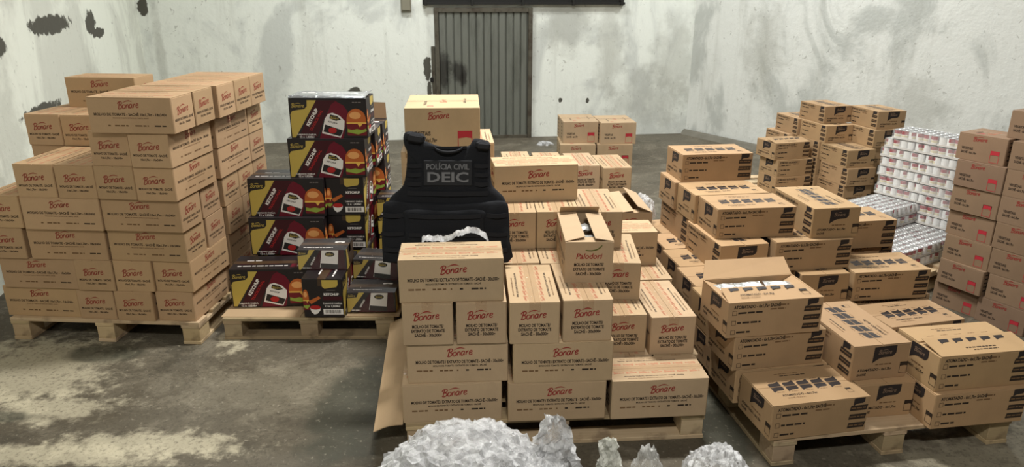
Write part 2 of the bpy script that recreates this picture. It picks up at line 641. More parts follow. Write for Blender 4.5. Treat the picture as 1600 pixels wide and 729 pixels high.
def pouch_face(d, L, H):
    f = lambda p: [(L * x, H * y) for x, y in p]
    d.poly(f([(.0, .0), (.04, .0), (.36, 1), (.24, 1), (.2, .76), (.0, .7)]), M['k_gold'], 0)
    d.merge(LOGO_S, L * .1, H * .83, L * .15, 0, M['k_gold'], 1)
    d.poly(f([(.2, 0), (.48, 1), (.95, 1), (.98, 0)]), M['k_maroon'], 0)
    d.poly(f([(.44, .12), (.50, .98), (.84, .98), (.80, .05)]), M['k_white'], 1)
    d.poly(f([(.45, .10), (.46, .34), (.82, .28), (.80, .03)]), M['k_black'], 2)
    d.ellipse(L * .66, H * .78, L * .1, H * .12, M['k_black'], 2)
    d.merge(LOGO_S, L * .66, H * .78, L * .15, 0, M['k_gold'], 3)
    d.text('KETCHUP', L * .31, H * .45, H * .45, M['k_white'], 3, bold=.05, rot=60)
    d.words(L * .08, L * .26, H * .1, .005, M['k_white'], 5)


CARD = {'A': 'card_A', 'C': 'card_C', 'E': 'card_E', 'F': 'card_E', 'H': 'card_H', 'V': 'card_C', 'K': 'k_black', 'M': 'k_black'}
PROTO = {}
TOPT = 0.0045   # thickness of the folded lid


def face_mesh(dec, k, which):
    """print on one face of a carton of kind k centred on its base (L along X)"""
    L, W, H = DIM[k]
    mb = MB()
    X, Y, Z = Vector((1, 0, 0)), Vector((0, 1, 0)), Vector((0, 0, 1))
    if which == 'front':
        dec.put(mb, (-L / 2, -W / 2, 0), X, Z)
    elif which == 'back':
        dec.put(mb, (L / 2, W / 2, 0), -X, Z)
    elif which == 'right':
        dec.put(mb, (L / 2, -W / 2, 0), Y, Z)
    elif which == 'left':
        dec.put(mb, (-L / 2, W / 2, 0), -Y, Z)
    elif which == 'top':
        dec.put(mb, (-L / 2, -W / 2, H), X, Y, 0.0003, 0.0002)
    return mb


def split_print(mb, logo_mats):
    """printed face -> (brand mark mesh, lettering mesh)"""
    out = []
    for want in (True, False):
        q = MB()
        idx = [i for i, f in enumerate(mb.f) if (mb.mats[mb.mi[i]].name in logo_mats) == want]
        if idx:
            remap = {}
            for i in idx:
                for vv in mb.f[i]:
                    if vv not in remap:
                        remap[vv] = len(q.v)
                        q.v.append(mb.v[vv])
                q.f.append(tuple(remap[vv] for vv in mb.f[i]))
                q.mi.append(q.slot(mb.mats[mb.mi[i]]))
            out.append(q.mesh('logo' if want else 'lettering'))
        else:
            out.append(None)
    return out


def proto(k):
    if k in PROTO:
        return PROTO[k]
    L, W, H = DIM[k]
    m = M[CARD[k]]
    P = {}
    b = MB()
    b.cbox(-L / 2, L / 2, -W / 2, W / 2, 0, H - TOPT, m)
    P['body'] = b.mesh('body')
    f = MB()
    f.cbox(-L / 2 + .001, L / 2 - .001, -W / 2 + .0005, -.0012, H - TOPT, H, m, .002, .0006)
    P['flap_a'] = f.mesh('top_flap')
    f = MB()
    f.cbox(-L / 2 + .001, L / 2 - .001, .0012, W / 2 - .0005, H - TOPT, H, m, .002, .0006)
    P['flap_b'] = f.mesh('top_flap')
    t_ = MB()
    tw = .024
    hh = H + .0007
    if k in 'KM':
        tm = M['k_side']
    else:
        tm = M['tape']
    # tape along the seam, folded down over both ends
    e = L / 2 + .0006
    dr = .045
    vs = [(-e, -tw, H - dr), (-e, tw, H - dr), (-e, -tw, hh), (-e, tw, hh), (e, -tw, hh), (e, tw, hh), (e, -tw, H - dr), (e, tw, H - dr)]
    # subdivide the top run so that it can wrinkle slightly
    n = 10
    pts = [(-e, H - dr)] + [(-e + 2 * e * i / n, hh + (.0009 * random.random() if 0 < i < n else 0)) for i in range(n + 1)] + [(e, H - dr)]
    V = []
    for x, z in pts:
        V += [(x, -tw, z), (x, tw, z)]
    t_.add(V, [(2 * i, 2 * i + 2, 2 * i + 3, 2 * i + 1) for i in range(len(pts) - 1)], tm)
    P['tape'] = t_.mesh('tape')
    sd, ed, td = side_decal(k), end_decal(k), top_decal(k)
    P['front'] = face_mesh(sd, k, 'front')
    P['back'] = face_mesh(sd, k, 'back')
    P['right'] = face_mesh(ed, k, 'right')
    P['left'] = face_mesh(ed, k, 'left')
    P['top'] = face_mesh(td, k, 'top')
    marks = {'K': ('gold_ink',), 'M': ('gold_ink',), 'E': ('navy_ink', 'navy_reverse_ink'), 'F': ('navy_ink', 'navy_reverse_ink')}.get(k, ('red_ink', 'red_stamp_ink', 'crimson_ink', 'faded_red_ink'))
    for w in ('front', 'back', 'right', 'left', 'top'):
        P[w] = split_print(P[w], marks)
    PROTO[k] = P
    return P


NAME = {'A': 'sauce_carton', 'C': 'tomato_carton', 'E': 'tomato_product_carton', 'F': 'tomato_product_carton', 'H': 'vegetable_carton',
        'V': 'vegetable_carton', 'K': 'ketchup_carton', 'M': 'pouch_carton'}


def carton(k, orient, x, y, z, yaw, parts=('body', 'flap_a', 'flap_b', 'tape', 'front', 'back', 'right', 'left', 'top')):
    """carton whose front left base corner stands at x, y, z"""
    L, W, H = DIM[k]
    fx, dp = (L, W) if orient == 'L' else (W, L)
    a = R(yaw)
    c = Vector((x + fx / 2 * math.cos(a) - dp / 2 * math.sin(a), y + fx / 2 * math.sin(a) + dp / 2 * math.cos(a), z))
    root = empty(NAME[k], c, a + (R(90) if orient == 'S' else 0))
    P = proto(k)
    v = random.uniform(.90, 1.06)
    tint = (v, v * random.uniform(.975, 1.0), v * random.uniform(.94, 1.0), 1)
    nm = {'body': 'body', 'flap_a': 'top_flap', 'flap_b': 'top_flap', 'tape': 'tape', 'front': 'side_print', 'back': 'side_print',
          'right': 'end_print', 'left': 'end_print', 'top': 'top_print'}
    unseen = 'back' if orient == 'L' else 'right'
    for p in parts:
        if p == unseen:
            continue
        if isinstance(P[p], list):
            for me, n_ in zip(P[p], ('logo', 'picture_print' if k in 'KM' else 'lettering')):
                if me:
                    obj(n_, me, root)
            continue
        o = obj(nm[p], P[p], root)
        o.color = tint
    return root, tint


def slab(pts, th, m, name, parent, tint=None):
    """flat sheet of thickness th through 3-D points pts (planar polygon, any orientation)"""
    p = [Vector(q) for q in pts]
    n = (p[1] - p[0]).cross(p[2] - p[0]).normalized() * th
    k = len(p)
    mb = MB()
    fs = [tuple(range(k)), tuple(range(2 * k - 1, k - 1, -1))] + [(i, k + i, k + (i + 1) % k, (i + 1) % k) for i in range(k)]
    mb.add([q for q in p] + [q - n for q in p], fs, m)
    o = mb.build(name, parent)
    if tint:
        o.color = tint
    return o


def open_body(k, tint, root):
    """carton without lid: four walls and a bottom"""
    L, W, H = DIM[k]
    m = M[CARD[k]]
    t = .005
    mb = MB()
    x, y = L / 2, W / 2
    mb.box(-x, x, -y, y, 0, t, m)
    mb.box(-x, x, -y, -y + t, t, H - .001, m)
    mb.box(-x, x, y - t, y, t, H - .001, m)
    mb.box(-x, -x + t, -y + t, y - t, t, H - .001, m)
    mb.box(x - t, x, -y + t, y - t, t, H - .001, m)
    o = mb.build('body', root)
    o.color = tint
    return o

# ------------------------------------------------------------------ structure
def plaster(name, base, grey, dark_blobs, stain_blobs, seed):
    t = NT(name)
    v = t.coord('Object')
    vv = t.mapping(v, (1, 1, 1), (seed, seed * .7, 0))
    c = srgb(*base)
    big = t.noise(t.mapping(vv, (.9, .9, .6)), 1.3, 6, .6, .6)
    c = t.mix(t.ramp(big, .47, .60), c, srgb(*grey))
    streak = t.noise(t.mapping(vv, (2.6, 2.6, .35)), 1.6, 5, .65)
    c = t.mix(t.math('MULTIPLY', t.ramp(streak, .52, .72), .3), c, srgb(168, 168, 158))
    fine = t.noise(vv, 9.0, 6, .7)
    c = t.mix(t.math('MULTIPLY', t.ramp(fine, .58, .74), .3), c, srgb(150, 150, 142))
    spots = t.noise(t.mapping(vv, (5, 5, 3.2)), 1.7, 4, .75, .4)
    c = t.mix(t.math('MULTIPLY', t.ramp(spots, .70, .76), .5), c, srgb(96, 94, 88))
    chip = t.noise(t.mapping(vv, (1, 1, .8), (5, 1, 2)), 17, 3, .6, .6)
    c = t.mix(t.math('MULTIPLY', t.ramp(chip, .66, .71), .4), c, srgb(120, 118, 110))
    for (s, z, rs, rz) in stain_blobs:
        c = t.mix(t.math('MULTIPLY', t.blob(v, (s, 0, z), (rs, 1, rz), 2.6, 4.0, .5), .4), c, srgb(158, 158, 148))
    for (s, z, rs, rz) in dark_blobs:
        c = t.mix(t.blob(v, (s, 0, z), (rs, 1, rz), 1.7, 11.0, .10), c, srgb(84, 82, 74))
    t.set(c, .85, spec=.2)
    h = t.math('ADD', t.math('MULTIPLY', fine, .5), t.math('MULTIPLY', big, 1.2))
    t.bump(h, .35, .03)
    return t.m


def wall(name, p0, p1, h, mat, th=.2):
    """upright slab, object origin at p0, local x towards p1, room face on local y = 0"""
    dx, dy = p1[0] - p0[0], p1[1] - p0[1]
    ln = math.hypot(dx, dy)
    mb = MB()
    mb.box(0, ln, 0, th, 0, h, mat)
    o = mb.build(name)
    o.location = (p0[0], p0[1], 0)
    o.rotation_euler = (0, 0, math.atan2(dy, dx))
    return struct(o)


HW = 4.8
CL, CR = (-4.614, 9.287), (2.474, 10.237)
LW = (-4.614 + .2375 * 10.8, 9.287 - .9714 * 10.8)
RW = (2.474 + .547 * 14, 10.237 - .837 * 14)

m_back = plaster('white_plaster', (228, 231, 223), (200, 203, 197), [(.07, 1.73, .06, .12), (3.52, .95, .05, .16), (3.54, .65, .03, .12), (2.55, .64, .10, .07), (5.32, .50, .03, .035), (5.70, .49, .025, .04)],
                 [(.2, .9, .05, .9), (5.4, 1.5, .3, .35), (6.0, 1.2, .18, .6), (6.6, .5, .5, .35), (6.9, 1.0, .3, .5)], 1.3)
m_right = plaster('grey_plaster', (228, 230, 225), (194, 197, 192), [], [(1.2, 1.2, .25, .5), (3.2, .8, .3, .25), (5, 1.3, .5, .3)], 8.2)
# bare patches of the left wall, measured along it from its near end
lwlen = 10.8
m_left = plaster('stained_plaster', (224, 226, 214), (204, 205, 194),
                 [(lwlen - 3.05, 1.66, .50, .075), (lwlen - 1.95, 1.62, .16, .12), (lwlen - 1.75, 1.52, .22, .05), (lwlen - 4.15, 1.56, .12, .07),
                  (lwlen - 3.6, 1.02, .40, .06)],
                 [(lwlen - 4.3, .9, .25, .5), (lwlen - 2.2, .9, .5, .3)], 4.1)

tf = NT('worn_concrete')
v = tf.coord('Object')
c = srgb(86, 79, 66)
n1 = tf.noise(v, .9, 6, .62, .5)
c = tf.mix(tf.ramp(n1, .40, .62), c, srgb(97, 91, 78))
n2 = tf.noise(v, 3.4, 9, .74, .8)
c = tf.mix(tf.math('MULTIPLY', tf.ramp(n2, .48, .62), .8), c, srgb(118, 111, 96))
n3 = tf.noise(v, 2.3, 8, .72, .3)
c = tf.mix(tf.math('MULTIPLY', tf.ramp(n3, .54, .66), .5), c, srgb(60, 57, 48))
for (x, y, rx, ry) in ((-2.62, 3.45, .42, .38), (-2.3, 3.1, .28, .12), (-1.65, 2.80, .42, .09), (-2.0, 2.72, .5, .08), (-2.9, 3.05, .4, .2), (-1.62, 4.0, .10, .3), (-1.25, 3.3, .45, .25), (2.3, 2.6, .55, .3)):
    w_ = .12 if x == -1.25 else .3 if x > 0 else .6
    c = tf.mix(tf.math('MULTIPLY', tf.blob(v, (x, y, 0), (rx, ry, 1), 3.2, 9.0, .4), w_), c, srgb(206, 198, 172))
for (x, y, rx, ry) in ((-2.3, 3.66, .22, .10), (-.78, 3.1, .2, .45), (.98, 2.95, .1, .4), (-2.5, 3.02, .18, .05)):  # the two long patches paint shade left of the centre and right pallets
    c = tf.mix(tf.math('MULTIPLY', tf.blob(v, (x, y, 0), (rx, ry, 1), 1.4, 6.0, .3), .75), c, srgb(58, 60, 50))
grit = tf.noise(v, 48, 6, .75)
c = tf.mix(tf.math('MULTIPLY', tf.ramp(grit, .50, .66), .6), c, srgb(62, 57, 48))
pale = tf.noise(tf.mapping(v, (1, 1, 1), (3.1, 7.7, 0)), 38, 5, .7)
c = tf.mix(tf.math('MULTIPLY', tf.ramp(pale, .58, .70), .35), c, srgb(190, 182, 162))
rgh = tf.math('MULTIPLY_ADD', n2, .5, .36)
tf.set(c, rgh, spec=.3)
tf.bump(tf.math('ADD', tf.math('MULTIPLY', n2, .8), tf.math('MULTIPLY', grit, .3)), .6, .012)

mb = MB()
mb.box(-6, 12, -3, 11.5, -.1, 0, tf.m)
struct(mb.build('floor'))
tc = flat('ceiling_grey', (96, 95, 90), .9)
mb = MB()
mb.box(-6, 12, -3, 11.5, HW, HW + .1, tc)
struct(mb.build('ceiling'))
wall('wall_back', CL, CR, HW, m_back)
wall('wall_left', LW, CL, HW, m_left)
wall('wall_right', CR, RW, HW, m_right)

# corrugated steel door in the back wall
ang = math.atan2(CR[1] - CL[1], CR[0] - CL[0])
S0, S1_ = 3.626, 4.914


def on_back(s, z=0.0, out=0.0):
    return Vector((CL[0] + s * math.cos(ang) + out * math.sin(ang), CL[1] + s * math.sin(ang) - out * math.cos(ang), z))


td = NT('weathered_steel')
v = td.coord('Object')
c = srgb(104, 106, 98)
c = td.mix(td.ramp(td.noise(td.mapping(v, (3, 3, .6)), 2.0, 5, .65), .45, .7), c, srgb(86, 88, 80))
for (s, z, rs, rz) in ((.09, .92, .10, .22), (.31, .90, .10, .13), (.36, .80, .05, .09)):
    c = td.mix(td.math('MULTIPLY', td.blob(v, (s, 0, z), (rs, 1, rz), 1.5, 12, .4), .85), c, srgb(36, 34, 30))
td.set(c, .5, spec=.4)
tfr = NT('rusted_frame_steel')
v = tfr.coord('Object')
tfr.set(tfr.mix(tfr.ramp(tfr.noise(v, 9, 5, .7), .45, .65), srgb(78, 74, 62), srgb(58, 48, 36)), .6)
door = empty('door_1', on_back(S0), ang)
door['kind'] = 'structure'
W_, H_ = S1_ - S0, 1.715
# sheet: 12 trapezoidal ribs
mb = MB()
nr = 12
pw = (W_ - .11) / nr
prof = []
for i in range(nr):
    x = .055 + i * pw
    prof += [(x, -.012), (x + pw * .12, -.034), (x + pw * .72, -.038), (x + pw * .88, -.030), (x + pw * .92, -.012)]
prof.append((.055 + nr * pw, -.012))
V = []
for x, y in prof:
    V += [(x, y, .04), (x, y, H_ - .05), ]
nq = len(prof)
mb.add(V, [(2 * i, 2 * i + 2, 2 * i + 3, 2 * i + 1) for i in range(nq - 1)], td.m)
mb.box(.055, W_ - .055, -.011, -.004, .04, H_ - .05, td.m)
mb.build('corrugated_sheet', door)
for nm, b in (('jamb', (0, .055, -.06, -.002, 0, H_)), ('jamb', (W_ - .055, W_, -.06, -.002, 0, H_)), ('head_rail', (.055, W_ - .055, -.055, -.002, H_ - .06, H_)),
              ('threshold', (.055, W_ - .055, -.05, -.002, 0, .045))):
    mb = MB()
    mb.cbox(*b, tfr.m, .004, .003)
    mb.build(nm, door)
mb = MB()
mb.cbox(-.05, -.002, -.03, -.002, .62, 1.23, tfr.m, .004, .003)
mb.build('hinge_plate', door)
mb = MB()
mb.cbox(-.075, -.03, -.045, -.012, .77, .83, flat('soot_black', (26, 24, 22), .8), .008, .008)
mb.build('bolt', door)

m_rail = flat('black_rail_steel', (30, 29, 27), .55)
rail = empty('trim_1', on_back(3.485, 1.752), ang)
rail['kind'] = 'structure'
mb = MB()
mb.box(0, 2.66, -.075, -.002, 0, .03, m_rail)
mb.box(0, 2.66, -.012, -.002, .03, .075, m_rail)
mb.build('track', rail)
for x in (.02, .62, 1.28, 1.95, 2.6):
    mb = MB()
    mb.cbox(x, x + .035, -.085, -.004, -.012, .06, m_rail, .003, .003)
    mb.build('bracket', rail)
# small grey conduit box left of the rail
cb = empty('conduit_box', on_back(3.275, 1.665), ang)
tag(cb, 'small grey weathered conduit box on back wall left of door rail', 'conduit box')
mcb = flat('conduit_grey', (128, 124, 108), .7)
mb = MB()
mb.cbox(-.065, .065, -.045, -.001, 0, .30, mcb, .006, .004)
mb.build('body', cb)
mb = MB()
mb.cbox(-.055, .055, -.052, -.045, .015, .28, mcb, .006, .003)
mb.build('cover', cb)
# low concrete skirting along right wall corner
tsk = NT('skirting_concrete')
v = tsk.coord('Object')
tsk.set(tsk.mix(tsk.noise(v, 6, 5), srgb(92, 88, 78), srgb(130, 126, 114)), .85)
rang = math.atan2(RW[1] - CR[1], RW[0] - CR[0])
mb = MB()
mb.add([(0, -.002, 0), (8, -.002, 0), (8, -.07, 0), (0, -.07, 0), (0, -.002, .07), (8, -.002, .07), (8, -.03, .05), (0, -.03, .05)],
       [(0, 1, 2, 3), (7, 6, 5, 4), (3, 2, 6, 7), (0, 4, 5, 1), (1, 5, 6, 2), (0, 3, 7, 4)], tsk.m)
o = struct(mb.build('baseboard_right'))
o.location = (CR[0] - .03, CR[1] - .02, 0)
o.rotation_euler = (0, 0, rang)

# ------------------------------------------------------------------ pallets
tw_ = NT('pallet_pine')
v = tw_.coord('Object')
oi = tw_.n('ShaderNodeObjectInfo')
g = tw_.noise(tw_.mapping(v, (3, 60, 60)), 1.0, 4, .6, .3)
c = tw_.mix(g, srgb(228, 208, 172), srgb(186, 160, 122))
c = tw_.mix(tw_.math('MULTIPLY', tw_.ramp(tw_.noise(v, 7, 4), .55, .7), .5), c, srgb(92, 72, 50))
c = tw_.mix(1.0, c, oi.outputs['Color'], 'MULTIPLY')
tw_.set(c, .8)
WOOD = tw_.m


def pallet(x, y, yaw, w, dpt, label, bottom='y', h=.14, tone=1.0):
    r = empty('wooden_pallet', (x, y, 0), R(yaw))
    tag(r, label, 'pallet', 'pine pallets under the cartons')

    def plank(nm, x0, x1, y0, y1, z0, z1):
        mb = MB()
        lx, ly = x1 - x0, y1 - y0
        mb.cbox(-lx / 2, lx / 2, -ly / 2, ly / 2, 0, z1 - z0, WOOD, .002, .002)
        o = mb.build(nm, r)
        o.location = ((x0 + x1) / 2, (y0 + y1) / 2, z0)
        k = random.uniform(.72, 1.02) * tone
        o.color = (k, k * random.uniform(.94, 1.0), k * random.uniform(.86, 1.0), 1)
    tz = .020
    n = max(5, round(dpt / .17))
    bw = .105
    for i in range(n):
        y0 = (dpt - bw) * i / (n - 1)
        plank('deck_board', 0, w, y0, y0 + bw, h - tz, h)
    bx = .11
    for i in range(3):
        x0 = (w - bx) * i / 2
        plank('stringer_board', x0, x0 + bx, 0, dpt, h - 2 * tz, h - tz)
        for j in range(3):
            y0 = (dpt - .12) * j / 2 + .004 * (1 if j == 0 else -1 if j == 2 else 0)
            plank('block', x0 + .004, x0 + bx - .004, y0, y0 + .12, tz, h - 2 * tz)
        if bottom == 'y':
            plank('bottom_board', x0 + .002, x0 + bx - .002, 0, dpt, 0, tz)
        else:
            y0 = (dpt - .10) * i / 2
            plank('bottom_board', 0, w, y0, y0 + .10, 0, tz)
    return r


pallet(-2.93, 3.83, -3, 1.13, 1.20, 'pale wooden pallet under the leftmost carton stack')
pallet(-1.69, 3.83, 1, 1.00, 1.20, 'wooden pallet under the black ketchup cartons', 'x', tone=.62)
pallet(-.47, 2.765, 4.2, 1.36, 1.15, 'wooden pallet under the front row of centre carton stack', 'x', tone=.85)
pallet(-.60, 3.94, 4.2, 1.0, .72, 'wooden pallet under the rear of the centre carton stack')
pallet(-.22, 5.22, 5, 1.15, .60, 'wooden pallet under the low carton stack behind centre')
pallet(1.13, 2.655, 9, 1.16, 1.00, 'wooden pallet under front of the right-hand carton stack', tone=.85)
pallet(.97, 3.685, 9, 1.10, 1.00, 'wooden pallet under the rear of right-hand carton stack')
pallet(2.36, 6.22, 12, 1.20, 1.0, 'wooden pallet under the rear right cartons by plaster wall')

